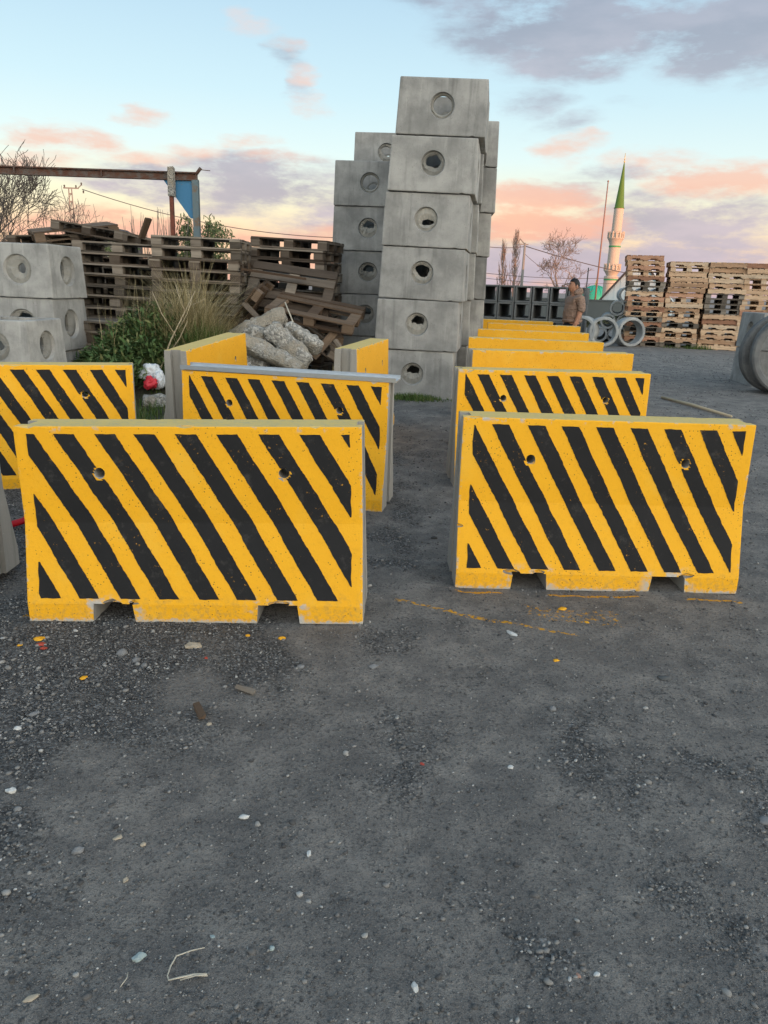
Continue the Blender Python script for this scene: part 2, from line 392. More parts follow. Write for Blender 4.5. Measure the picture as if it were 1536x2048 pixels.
def f_lump(g):
    p = g.obj(); rnd = g.rnd(); q = g.vm('ADD', p, g.comb(g.m('MULTIPLY', rnd, 53.0), g.m('MULTIPLY', rnd, 17.0), 0.0))
    v = g.new('ShaderNodeTexVoronoi'); g.put(v.inputs['Vector'], q); v.inputs['Scale'].default_value = 42.0
    n1 = g.noise(q, 3.5, 5, 0.6); n2 = g.noise(q, 24.0, 5, 0.75)
    ag = g.ramp(g.sep(v.outputs['Color'])[0], [(0.0, (0.19, 0.19, 0.18)), (0.35, (0.28, 0.275, 0.255)), (0.7, (0.38, 0.37, 0.34)), (1.0, (0.52, 0.50, 0.46))])
    past = g.mix(n2, (0.22, 0.20, 0.165), (0.44, 0.40, 0.33))
    col = g.mix(g.step(g.m('ADD', n1, g.m('MULTIPLY', rnd, 0.12)), 0.44, 0.58), past, ag)
    h = g.m('ADD', g.m('MULTIPLY', n2, 1.0), g.m('MULTIPLY', g.m('SUBTRACT', 0.5, v.outputs['Distance']), 0.6))
    return {'Base Color': col, 'Roughness': 0.95, 'Normal': g.bump(h, 0.03, 0.9)}


def f_wood(stops):
    def f(g):
        p = g.obj(); rnd = g.rnd(); q = g.vm('ADD', p, g.comb(g.m('MULTIPLY', rnd, 31.0), g.m('MULTIPLY', rnd, 77.0), 0.0))
        gr = g.noise(g.vm('MULTIPLY', q, (2.2, 26.0, 26.0)), 1.0, 5, 0.65); n2 = g.noise(q, 6.0, 4, 0.6)
        col = g.ramp(rnd, stops)
        col = g.mix(g.m('MULTIPLY', g.step(gr, 0.42, 0.72), 0.55), col, g.mix(1.0, col, (0.42, 0.40, 0.38), 'MULTIPLY'))
        col = g.mix(g.m('MULTIPLY', g.step(n2, 0.5, 0.75), 0.5), col, g.mix(1.0, col, (0.6, 0.6, 0.62), 'MULTIPLY'))
        return {'Base Color': col, 'Roughness': 0.9, 'Normal': g.bump(gr, 0.004, 0.6)}
    return f


def f_plain(col, rough=0.7, var=0.25, scale=8.0, metallic=0.0, island=False, spec=0.3):
    def f(g):
        p = g.obj(); n = g.noise(p, scale, 4, 0.6)
        v = g.island() if island else n
        c = g.mix(v, tuple(x*(1-var) for x in col), tuple(min(1, x*(1+var)) for x in col))
        return {'Base Color': c, 'Roughness': rough, 'Metallic': metallic, 'Specular IOR Level': spec}
    return f


def f_cloth(col):
    def f(g):
        p = g.obj(); n = g.noise(g.vm('MULTIPLY', p, (9.0, 9.0, 15.0)), 1.0, 3, 0.6); n2 = g.noise(p, 40.0, 3, 0.6)
        c = g.mix(n2, tuple(x*.85 for x in col), tuple(x*1.15 for x in col))
        return {'Base Color': c, 'Roughness': 0.95, 'Normal': g.bump(n, 0.06, 1.0)}
    return f


def f_island(stops, rough=0.85, trans=0.0):
    def f(g):
        return {'Base Color': g.ramp(g.island(), stops), 'Roughness': rough}
    return f


def f_rust(base, rust, lo=0.45, hi=0.6, sc=7.0):
    def f(g):
        p = g.obj(); n = g.noise(p, sc, 6, 0.7); n2 = g.noise(p, 40.0, 4, 0.7)
        c = g.mix(g.step(n, lo, hi), base, g.mix(n2, tuple(x*.6 for x in rust), tuple(x*1.4 for x in rust)))
        return {'Base Color': c, 'Roughness': 0.75, 'Normal': g.bump(n2, 0.003, 0.4)}
    return f


M = {}
M['ground'] = material('compacted_gravel', f_ground)
M['gravel'] = material('loose_gravel', f_island([(0.0, (0.045, 0.046, 0.048)), (0.55, (0.130, 0.128, 0.125)), (0.87, (0.20, 0.197, 0.19)), (0.97, (0.27, 0.27, 0.26)), (1.0, (0.40, 0.40, 0.39))]))
M['striped'] = material('yellow_paint_new', f_barrier(True)); M['plain'] = material('yellow_paint_plain', f_barrier(False)); M['bare'] = material('barrier_concrete', f_barrier(False, True))
M['stripe'] = material('black_paint', f_stripe)
M['chamber'] = material('chamber_concrete', f_concrete((0.225, 0.229, 0.225), (0.385, 0.388, 0.378), 0.50, 0.85))
M['chamber_in'] = material('knockout_concrete', f_concrete((0.20, 0.20, 0.185), (0.33, 0.325, 0.30), 0.4, 0.4, 0.015))
M['pipe'] = material('pipe_concrete', f_concrete((0.27, 0.285, 0.29), (0.40, 0.415, 0.415), 0.4, 0.5))
M['ringc'] = material('ring_concrete', f_concrete((0.09, 0.095, 0.10), (0.18, 0.185, 0.185), 0.5, 0.6))
M['culvert'] = material('culvert_concrete', f_concrete((0.10, 0.107, 0.109), (0.155, 0.16, 0.16), 0.4, 0.5))
M['lump'] = material('rough_concrete', f_lump)
M['wood_old'] = material('weathered_wood', f_wood([(0.0, (0.062, 0.047, 0.036)), (0.4, (0.110, 0.086, 0.066)), (0.75, (0.18, 0.150, 0.120)), (1.0, (0.30, 0.262, 0.215))]))
M['wood_grey'] = material('grey_wood', f_wood([(0.0, (0.075, 0.064, 0.052)), (0.5, (0.140, 0.119, 0.097)), (1.0, (0.28, 0.243, 0.20))]))
M['wood_new'] = material('pale_wood', f_wood([(0.0, (0.36, 0.225, 0.14)), (0.3, (0.50, 0.325, 0.205)), (0.7, (0.62, 0.45, 0.30)), (1.0, (0.52, 0.41, 0.30))]))
M['wood_red'] = material('reddish_wood', f_wood([(0.0, (0.26, 0.135, 0.085)), (0.5, (0.42, 0.225, 0.145)), (1.0, (0.54, 0.32, 0.21))]))
M['wood_dark'] = material('brown_wood', f_wood([(0.0, (0.060, 0.038, 0.024)), (0.5, (0.105, 0.070, 0.046)), (1.0, (0.19, 0.14, 0.10))]))
M['rust'] = material('rusty_steel', f_rust((0.115, 0.10, 0.09), (0.10, 0.045, 0.028), 0.35, 0.6))
M['redrust'] = material('red_oxide_steel', f_rust((0.17, 0.055, 0.035), (0.10, 0.045, 0.03)))
M['bluesteel'] = material('blue_painted_steel', f_rust((0.06, 0.20, 0.36), (0.22, 0.13, 0.07), 0.62, 0.68, 6.0))
M['bluegrey'] = material('blue_grey_steel', f_rust((0.13, 0.18, 0.20), (0.17, 0.12, 0.08), 0.48, 0.62, 5.0))
M['galv'] = material('galvanised_steel', f_plain((0.45, 0.50, 0.55), 0.35, 0.15, 20, 0.7))
M['bark'] = material('grey_bark', f_plain((0.15, 0.125, 0.11), 0.9, 0.35))
M['bark_far'] = material('pale_bark', f_plain((0.24, 0.20, 0.18), 0.9, 0.3))
M['weed'] = material('weed_leaf', f_island([(0.0, (0.035, 0.072, 0.024)), (0.5, (0.075, 0.135, 0.044)), (0.85, (0.13, 0.19, 0.07)), (1.0, (0.23, 0.23, 0.10))]))
M['grass'] = material('green_grass', f_island([(0.0, (0.035, 0.075, 0.015)), (0.6, (0.07, 0.13, 0.028)), (1.0, (0.18, 0.18, 0.07))]))
M['dry'] = material('dry_grass', f_island([(0.0, (0.13, 0.12, 0.055)), (0.4, (0.30, 0.25, 0.125)), (0.8, (0.46, 0.39, 0.225)), (1.0, (0.56, 0.48, 0.31))]))
M['stalk'] = material('dry_stalk', f_plain((0.42, 0.35, 0.24), 0.8, 0.2))
M['willow'] = material('willow_leaf', f_island([(0.0, (0.06, 0.085, 0.03)), (0.6, (0.11, 0.14, 0.055)), (1.0, (0.2, 0.21, 0.10))]))
M['white'] = material('white_render', f_plain((0.42, 0.375, 0.32), 0.7, 0.06))
M['spire'] = material('green_spire_sheet', f_plain((0.075, 0.15, 0.022), 0.55, 0.15))
M['band'] = material('green_band_paint', f_plain((0.05, 0.24, 0.10), 0.6, 0.1))
M['dome'] = material('turquoise_sheet', f_plain((0.03, 0.34, 0.24), 0.42, 0.12))
M['gold'] = material('gilt_metal', f_plain((0.65, 0.46, 0.14), 0.4, 0.1, 8, 0.6))
M['wall'] = material('dark_grey_render', f_plain((0.085, 0.098, 0.10), 0.85, 0.15, 0.7))
M['shed'] = material('pale_sheet_cladding', f_plain((0.42, 0.50, 0.53), 0.6, 0.06, 1.0))
M['dark'] = material('dark_trim', f_plain((0.05, 0.045, 0.045), 0.7, 0.2))
M['pole'] = material('pole_concrete', f_plain((0.20, 0.20, 0.195), 0.8, 0.15))
M['wire'] = material('cable', f_plain((0.08, 0.08, 0.09), 0.6, 0.1))
M['mast'] = material('mast_paint', f_plain((0.22, 0.13, 0.11), 0.6, 0.2))
M['hedge'] = material('hedge_leaf', f_island([(0.0, (0.03, 0.04, 0.022)), (0.6, (0.055, 0.065, 0.035)), (1.0, (0.10, 0.09, 0.055))]))
M['sun_block'] = material('sun_block_green', f_plain((0.05, 0.065, 0.04), 0.95, 0.3, 0.05))  # cover of the added ridge that blocks the low sun
M['skin'] = material('skin', f_plain((0.38, 0.20, 0.135), 0.55, 0.08, 30)); M['hair'] = material('black_hair', f_plain((0.010, 0.009, 0.009), 0.6, 0.3, 60))
M['hoodie'] = material('brown_hoodie', f_cloth((0.25, 0.175, 0.14))); M['trousers'] = material('dark_trousers', f_plain((0.014, 0.017, 0.028), 0.9, 0.2, 14))
M['eye'] = material('dark_eye', f_plain((0.02, 0.015, 0.012), 0.3, 0.1)); M['paper'] = material('white_paper', f_plain((0.78, 0.78, 0.76), 0.7, 0.04))
M['redplastic'] = material('red_plastic', f_plain((0.50, 0.012, 0.022), 0.4, 0.12)); M['bag'] = material('white_plastic_bag', f_plain((0.66, 0.70, 0.74), 0.4, 0.12, 30))
M['bagred'] = material('red_plastic_bag', f_plain((0.62, 0.04, 0.06), 0.4, 0.2, 30)); M['black'] = material('black_plastic', f_plain((0.012, 0.013, 0.015), 0.45, 0.2))
M['string'] = material('pale_strap', f_plain((0.42, 0.39, 0.32), 0.7, 0.15)); M['chipy'] = material('yellow_paint_flake', f_plain((0.72, 0.36, 0.02), 0.6, 0.15))
M['chipr'] = material('red_flake', f_plain((0.36, 0.06, 0.04), 0.7, 0.2))
for nm, c in dict(st_white=(0.46, 0.47, 0.46), st_grey=(0.17, 0.175, 0.18), st_dark=(0.075, 0.08, 0.083), st_tan=(0.33, 0.285, 0.22), st_green=(0.27, 0.33, 0.33), st_pink=(0.34, 0.20, 0.15)).items():
    M[nm] = material(nm.replace('st_', '')+'_stone', f_plain(c, 0.85, 0.22, 60))


# ------------------------------------------------------------------ ground
def build_ground():
    def axis(lo, hi, st, a, b, growth=1.16):
        mid = list(np.arange(lo, hi, st)); l = []; v = lo; s = st
        while v > a: s *= growth; v -= s; l.append(v)
        r = []; v = mid[-1]; s = st
        while v < b: s *= growth; v += s; r.append(v)
        return np.array(l[::-1]+mid+r)
    xs = axis(-2.5, 2.7, 0.022, -3500, 3500); ys = axis(1.05, 6.2, 0.022, -3500, 3500, 1.13)
    nx, ny = len(xs), len(ys); V = np.zeros((ny, nx, 3)); loose = np.zeros((ny, nx)); weedy = np.zeros((ny, nx))
    for j, y in enumerate(ys):
        for i, x in enumerate(xs):
            z = ground_z(x, y) if abs(x) < 60 and abs(y) < 60 else 0.1*(y > 6)
            if -4 < x < 5 and 0.8 < y < 12:
                l = looseness(x, y); loose[j, i] = l
                z += 0.010*fbm(x, y, 1.6, 3.1, 3)+(0.0030+0.004*l)*fbm(x, y, 13, 7.7, 4)
            else: loose[j, i] = 0.35
            if y > 7.5: weedy[j, i] = sstep(-0.6, -1.3, x)*sstep(7.5, 8.6, y)*sstep(60, 30, y)
            V[j, i] = (x, y, z)
    F = np.arange(nx*ny).reshape(ny, nx)
    F = np.stack([F[:-1, :-1], F[:-1, 1:], F[1:, 1:], F[1:, :-1]], -1).reshape(-1, 4)
    me = np_mesh('ground', V.reshape(-1, 3), F, M['ground'], True)
    for nm, arr in (('loose', loose), ('weedy', weedy)):
        a = me.attributes.new(nm, 'FLOAT', 'POINT'); a.data.foreach_set('value', arr.ravel().astype(np.float32))
    tag(link('ground', me), 'dark grey compacted gravel yard with loose patches', kind='structure')


def looseness(x, y):
    v = 0.36+0.24*fbm(x, y*0.8, 0.85, 11.3, 4)+0.40*fbm(x, y, 3.4, 5.2, 5)
    v += 0.34*sstep(-0.1, -1.3, x)*sstep(2.0, 2.7, y)          # rougher to the left of the front barrier
    v += 0.22*sstep(0.3, 0.0, abs(x-0.15))*sstep(3.3, 4.2, y)
    v -= 0.22*sstep(0.2, 0.9, x)*sstep(2.3, 3.0, y)
    return min(1, max(0, v))


def build_shade_ridge():
    """unseen ridge added behind the camera, shaped to keep the yard in shade"""
    n = 120; mb = MB(); vs = []; rnd = random.Random(4)
    for i in range(n+1):
        x = -900+2200*i/n; h = 29+3.5*fbm(x, 0, 0.006, 2.0, 4)
        for yy, zz in ((-210, -1.0), (-260, h*0.55), (-310, h), (-380, h*0.6), (-470, -1.0)): vs.append((x, yy+12*fbm(x, yy, 0.01, 9, 2), zz))
    fs = [(i*5+k, (i+1)*5+k, (i+1)*5+k+1, i*5+k+1) for i in range(n) for k in range(4)]
    mb.add(vs, fs); tag(link('shade_ridge', mb.mesh('shade_ridge', M['sun_block'], True)), 'unseen ridge added behind the camera to shade the yard', kind='structure')


build_ground(); build_shade_ridge()


# ------------------------------------------------------------------ far setting: mosque, wall, shed, poles, wires, trees
def build_mosque():
    t = empty('minaret', (30.55, 110, 0.1)); tag(t, 'slender white minaret with green conical spire lit orange by low sun', 'minaret')
    def part(nm, prof, mat, n=24, smooth=True):
        mb = MB(); mb.lathe(prof, n); return link(nm, mb.mesh(nm, M[mat], smooth, angle=R(35)), t)
    part('base_shaft', [(0.98, -0.1), (0.98, 3.9), (0.72, 4.0)], 'white', 16)
    part('lower_balcony', [(0.70, 4.0), (0.80, 4.2), (0.98, 4.5), (1.12, 4.62), (1.12, 4.72), (0.98, 4.72), (0.98, 5.25), (1.06, 5.3), (1.06, 5.42), (0.9, 5.42), (0.9, 4.75), (0.5, 4.75)], 'white', 32)
    part('middle_shaft', [(0.78, 4.75), (0.76, 8.1)], 'white', 16)
    part('upper_balcony', [(0.74, 8.0), (0.80, 8.3), (0.98, 8.7), (1.10, 8.85), (1.10, 8.95), (0.97, 8.95), (0.97, 9.45), (1.04, 9.5), (1.04, 9.62), (0.9, 9.62), (0.9, 9.0), (0.5, 9.0)], 'white', 32)
    part('upper_shaft', [(0.68, 9.0), (0.64, 12.75)], 'white', 16)
    part('spire', [(0.70, 12.72), (0.70, 12.8), (0.62, 12.9), (0.09, 18.2), (0.05, 18.4), (0.0, 18.4)], 'spire', 24)
    for z, r in ((3.35, 1.0), (7.72, 0.80)):
        part('painted_band', [(r-0.05, z), (r, z), (r, z+0.22), (r-0.05, z+0.22)], 'band', 24)
    mb = MB(); mb.tube([(0, 0, 18.35), (0, 0, 19.6)], 0.035, 6)
    for z, r in ((18.55, 0.11), (18.9, 0.085), (19.2, 0.06)): mb.lathe([(0.01, z-r)]+[(r*sin(a), z-r*cos(a)) for a in np.linspace(.3, 2.8, 6)]+[(0.01, z+r)], 10)
    link('finial', mb.mesh('finial', M['gold'], True), t)
    mb = MB()
    for k in range(14):
        a = 2*pi*k/14
        for z0, z1, r in ((8.95, 9.62, 1.07), (4.72, 5.42, 1.09)): mb.box((r*cos(a), r*sin(a), (z0+z1)/2+.06), (0.14, 0.14, z1-z0+.2))
    link('balustrade_posts', mb.mesh('balustrade_post', M['white']), t)['kind'] = 'stuff'
    d = empty('mosque', (31.4, 121, 0.1)); tag(d, 'mosque with ribbed turquoise dome and gold finial beside the minaret', 'mosque')
    mb = MB(); mb.lathe([(2.35*cos(a), 0.6+2.15*sin(a)) for a in np.linspace(0, pi/2*.985, 14)], 36); link('dome', mb.mesh('dome', M['dome'], True), d)
    for k in range(18):
        a = 2*pi*k/18
        if k == 0:
            mb = MB(); mb.tube([(2.37*cos(q), 0, 0.6+2.17*sin(q)) for q in np.linspace(0, pi/2*.95, 10)], 0.04, 5); rib = mb.mesh('seam', M['dome'], True)
        link('seam', rib, d, (0, 0, 0), (0, 0, a))
    mb = MB(); mb.lathe([(2.45, -0.8), (2.45, 0.5), (2.6, 0.55), (2.6, 0.66), (2.3, 0.7)], 36); link('drum', mb.mesh('drum', M['white'], False), d)
    mb = MB(); mb.lathe([(0.28, 2.7), (0.20, 2.85), (0.10, 2.95), (0.16, 3.1), (0.05, 3.3), (0.09, 3.45), (0.02, 3.6), (0.015, 3.95), (0.0, 3.95)], 12); link('finial', mb.mesh('finial', M['gold'], True), d)
    mb = MB(); mb.box((0, 3.0, -1.4), (11, 9.5, 1.9)); link('prayer_hall', mb.mesh('prayer_hall', M['white']), d)


def build_backdrop():
    w = empty('boundary_wall', (7.4, 36.2, 0.1)); tag(w, 'low dark grey rendered wall behind the walking man and the box culverts', 'wall')
    mb = MB(); mb.box((0, 0, 0.58), (10.6, 0.25, 1.16)); link('wall_panel', mb.mesh('wall_panel', M['wall']), w)
    mb = MB(); mb.box((0, 0, 1.19), (10.7, 0.33, 0.055)); link('coping', mb.mesh('coping', M['wall']), w)
    s = empty('shed', (19.35, 62, 0.1), (0, 0, R(-21))); tag(s, 'pale blue sheet-clad gabled shed half hidden by the pale pallet stacks', 'shed')
    hw, ez, rz, dp = 2.75, 0.95, 4.35, 6.0; a = math.atan2(rz-ez, hw)
    mb = MB(); mb.add([(-hw, 0, 0), (hw, 0, 0), (hw, 0, ez), (0, 0, rz), (-hw, 0, ez), (-hw, dp, 0), (hw, dp, 0), (hw, dp, ez), (0, dp, rz), (-hw, dp, ez)],
           [(0, 1, 2, 3, 4), (9, 8, 7, 6, 5), (0, 4, 9, 5), (1, 6, 7, 2)]); link('cladding', mb.mesh('cladding', M['shed']), s)
    for sx in (-1, 1):
        L = math.hypot(hw, rz-ez)+.12
        mb = MB(); T = Matrix.Translation((0, dp/2, rz+.06)) @ Matrix.Rotation(sx*a, 4, 'Y') @ Matrix.Translation((sx*L/2, 0, 0)); mb.box((0, 0, 0), (L, dp+.1, 0.08), T)
        link('roof', mb.mesh('roof', M['shed']), s)
        mb = MB(); T = Matrix.Translation((0, -.10, rz+.05)) @ Matrix.Rotation(sx*a, 4, 'Y') @ Matrix.Translation((sx*L/2, 0, 0)); mb.box((0, 0, 0), (L, 0.08, 0.16), T)
        link('verge_trim', mb.mesh('verge_trim', M['dark']), s)
    for k in range(13):
        x = -hw+.22+k*.425; top = ez+(hw-abs(x))*(rz-ez)/hw-.08
        mb = MB(); mb.box((x, -0.012, top/2), (0.05, 0.025, top)); link('cladding_rib', mb.mesh('cladding_rib', M['shed']), s)
    # little hut behind the left pallets
    h = empty('hut', (-7.25, 20, 0.1)); tag(h, 'small gabled grey hut with white boarded front behind the left pallets', 'hut')
    mb = MB(); mb.add([(-.42, 0, 0), (.42, 0, 0), (.42, 0, 2.38), (0, 0, 2.62), (-.42, 0, 2.38), (-.42, 1.6, 0), (.42, 1.6, 0), (.42, 1.6, 2.38), (0, 1.6, 2.62), (-.42, 1.6, 2.38)],
                        [(0, 1, 2, 3, 4), (9, 8, 7, 6, 5), (0, 4, 9, 5), (1, 6, 7, 2)]); link('walls', mb.mesh('walls', M['dark']), h)
    for k in range(6):
        mb = MB(); mb.box((0, -0.02, 1.55+k*0.14), (0.80-max(0, k-4)*.1, 0.03, 0.115)); link('board', mb.mesh('board', M['white']), h)
    for sx in (-1, 1):
        mb = MB(); a = math.atan2(.24, .42); T = Matrix.Translation((0, 0.75, 2.66)) @ Matrix.Rotation(sx*a, 4, 'Y') @ Matrix.Translation((sx*.27, 0, 0)); mb.box((0, 0, 0), (.56, 1.9, 0.04), T); link('roof', mb.mesh('roof', M['dark']), h)


def wire(a, b, sag, label, r=0.012, n=16):
    a = Vector(a); b = Vector(b); pts = [a.lerp(b, i/n)-Vector((0, 0, sag*4*(i/n)*(1-i/n))) for i in range(n+1)]
    mb = MB(); mb.tube(pts, r, 4); tag(link('power_line', mb.mesh('power_line', M['wire'], True)), label, 'cable', 'overhead lines')


def build_poles():
    k = 80/45
    def P(x, z): return (x*k, 80, 1.55+(z-1.55)*k)
    # lattice pole on the left
    t = empty('utility_pole', (-18.1*k, 80, 0.1)); tag(t, 'lattice concrete utility pole with crossarm at left beyond the pallets', 'utility pole', 'utility poles')
    H = 9.75
    for s in (-1, 1):
        mb = MB(); mb.tube([(s*.34, 0, -.3), (s*.14, 0, H)], [0.085, 0.06], 6); link('leg', mb.mesh('leg', M['pole']), t)
    mb = MB()
    for i in range(13):
        z = 0.6+i*0.72; w = .34-.2*z/H; mb.box((0, 0, z), (2*w, 0.07, 0.16))
    o = link('rungs', mb.mesh('rung', M['pole']), t); o['kind'] = 'stuff'
    mb = MB(); mb.box((0.1, 0, H+.02), (1.5, 0.12, 0.12)); mb.tube([(.75, 0, H), (1.15, 0, H+.35)], .05, 6); link('crossarm', mb.mesh('crossarm', M['pole']), t)
    for x, z in ((-.55, H+.16), (.6, H+.16), (1.15, H+.42), (1.3, H-.3)):
        mb = MB(); mb.lathe([(0.0, -.12), (.09, -.1), (.05, 0), (.1, .05), (.05, .14), (0, .16)], 8, Matrix.Translation((x, 0, z))); link('insulator', mb.mesh('insulator', M['dark'], True), t)
    wire((-18.1*k+1.2, 80, 9.8), (-3.3*k, 78, 6.0), 0.9, 'overhead cable sagging from the left lattice pole towards the stacked chambers', 0.05)
    # right-hand pole
    t = empty('utility_pole', (7.43*k, 80, 0.1)); tag(t, 'plain slim utility pole standing beyond the box culverts', 'utility pole', 'utility poles')
    mb = MB(); mb.tube([(0, 0, -.3), (0, 0, 6.15)], [0.16, 0.11], 8); link('shaft', mb.mesh('shaft', M['pole'], True), t)
    mb = MB(); mb.box((-.1, 0, 6.0), (0.9, .1, .1)); mb.tube([(-.1, 0, 6.1), (-.5, 0, 6.5)], .06, 6); link('crossarm', mb.mesh('crossarm', M['pole']), t)
    wire(P(5.0, 3.95), P(7.47, 4.0), 0.15, 'cable running left from the slim pole behind the chambers', 0.045)
    wire(P(7.47, 4.02), P(15.5, 2.45), 0.25, 'cable running right from the slim pole past the minaret', 0.055)
    wire(P(7.47, 3.6), P(9.0, 2.6), 0.1, 'short stay cable dropping from the slim pole to the bare tree', 0.03)
    wire(P(4.6, 2.55), P(13.0, 2.5), 0.3, 'low cable crossing behind the slim pole and the bare round tree', 0.035)
    wire(P(4.6, 2.28), P(13.0, 2.2), 0.3, 'lowest cable crossing behind the box culverts', 0.03)
    m = empty('mast', (27.1, 104, 0.1)); tag(m, 'tall thin pinkish mast standing just left of the minaret', 'mast')
    mb = MB(); mb.tube([(0, 0, -.2), (0, 0, 8), (0, 0, 15.2)], [.12, .10, .07], 8); link('shaft', mb.mesh('shaft', M['mast'], True), m)
    mb = MB(); mb.lathe([(.08, 15.2), (.14, 15.3), (.0, 15.45)], 8); link('cap', mb.mesh('cap', M['mast'], True), m)
    p = empty('post', (8.55, 34.5, 0.1)); tag(p, 'thin dark post right behind the walking man', 'post')
    mb = MB(); mb.tube([(0, 0, 0), (0, 0, 2.55)], .025, 6); link('shaft', mb.mesh('shaft', M['dark']), p)
    mb = MB(); mb.box((0, 0, 1.55), (.22, .14, .16)); mb.box((0, 0, 1.2), (.12, .1, .55)); link('meter_box', mb.mesh('meter_box', M['dark']), p)


def grow(trunk, crown, rnd, p, d, L, r, depth, maxd, up=0.25, spread=0.6, kids=(2, 3), seg=4, wob=0.25, shrink=.72, r_min=.004):
    pts = [p.copy()]; rs = [r]
    for i in range(seg):
        d = (d+Vector((rnd.uniform(-wob, wob), rnd.uniform(-wob, wob), rnd.uniform(-wob, wob)+up*.35))).normalized()
        p = p+d*(L/seg); pts.append(p.copy()); rs.append(max(r_min, r*(1-.4*(i+1)/seg)))
    (trunk if depth == 0 else crown).tube(pts, rs, 6 if depth < 2 else (4 if depth < 4 else 3), False)
    if depth >= maxd: return
    for k in range(rnd.randint(*kids)):
        i = rnd.randint(max(1, seg//2), seg) if k else seg
        a = rnd.uniform(0, 2*pi); o = d.orthogonal().normalized(); b = d.cross(o)
        nd = (d+(o*cos(a)+b*sin(a))*spread*rnd.uniform(.6, 1.4)+Vector((0, 0, up*rnd.random()))).normalized()
        grow(trunk, crown, rnd, pts[i], nd, L*shrink*rnd.uniform(.8, 1.15), rs[i]*.68, depth+1, maxd, up, spread, kids, seg, wob, shrink, r_min)


def tree(loc, seed, label, L, r, maxd, mat='bark', group='bare trees', name='bare_tree', d0=(0, 0, 1), **kw):
    t = empty(name, loc); tag(t, label, 'tree', group); a = MB(); b = MB()
    grow(a, b, random.Random(seed), Vector((0, 0, -.1)), Vector(d0).normalized(), L, r, 0, maxd, **kw)
    link('trunk', a.mesh('trunk', M[mat], True, False), t); link('crown', b.mesh('crown', M[mat], True, False), t); return t


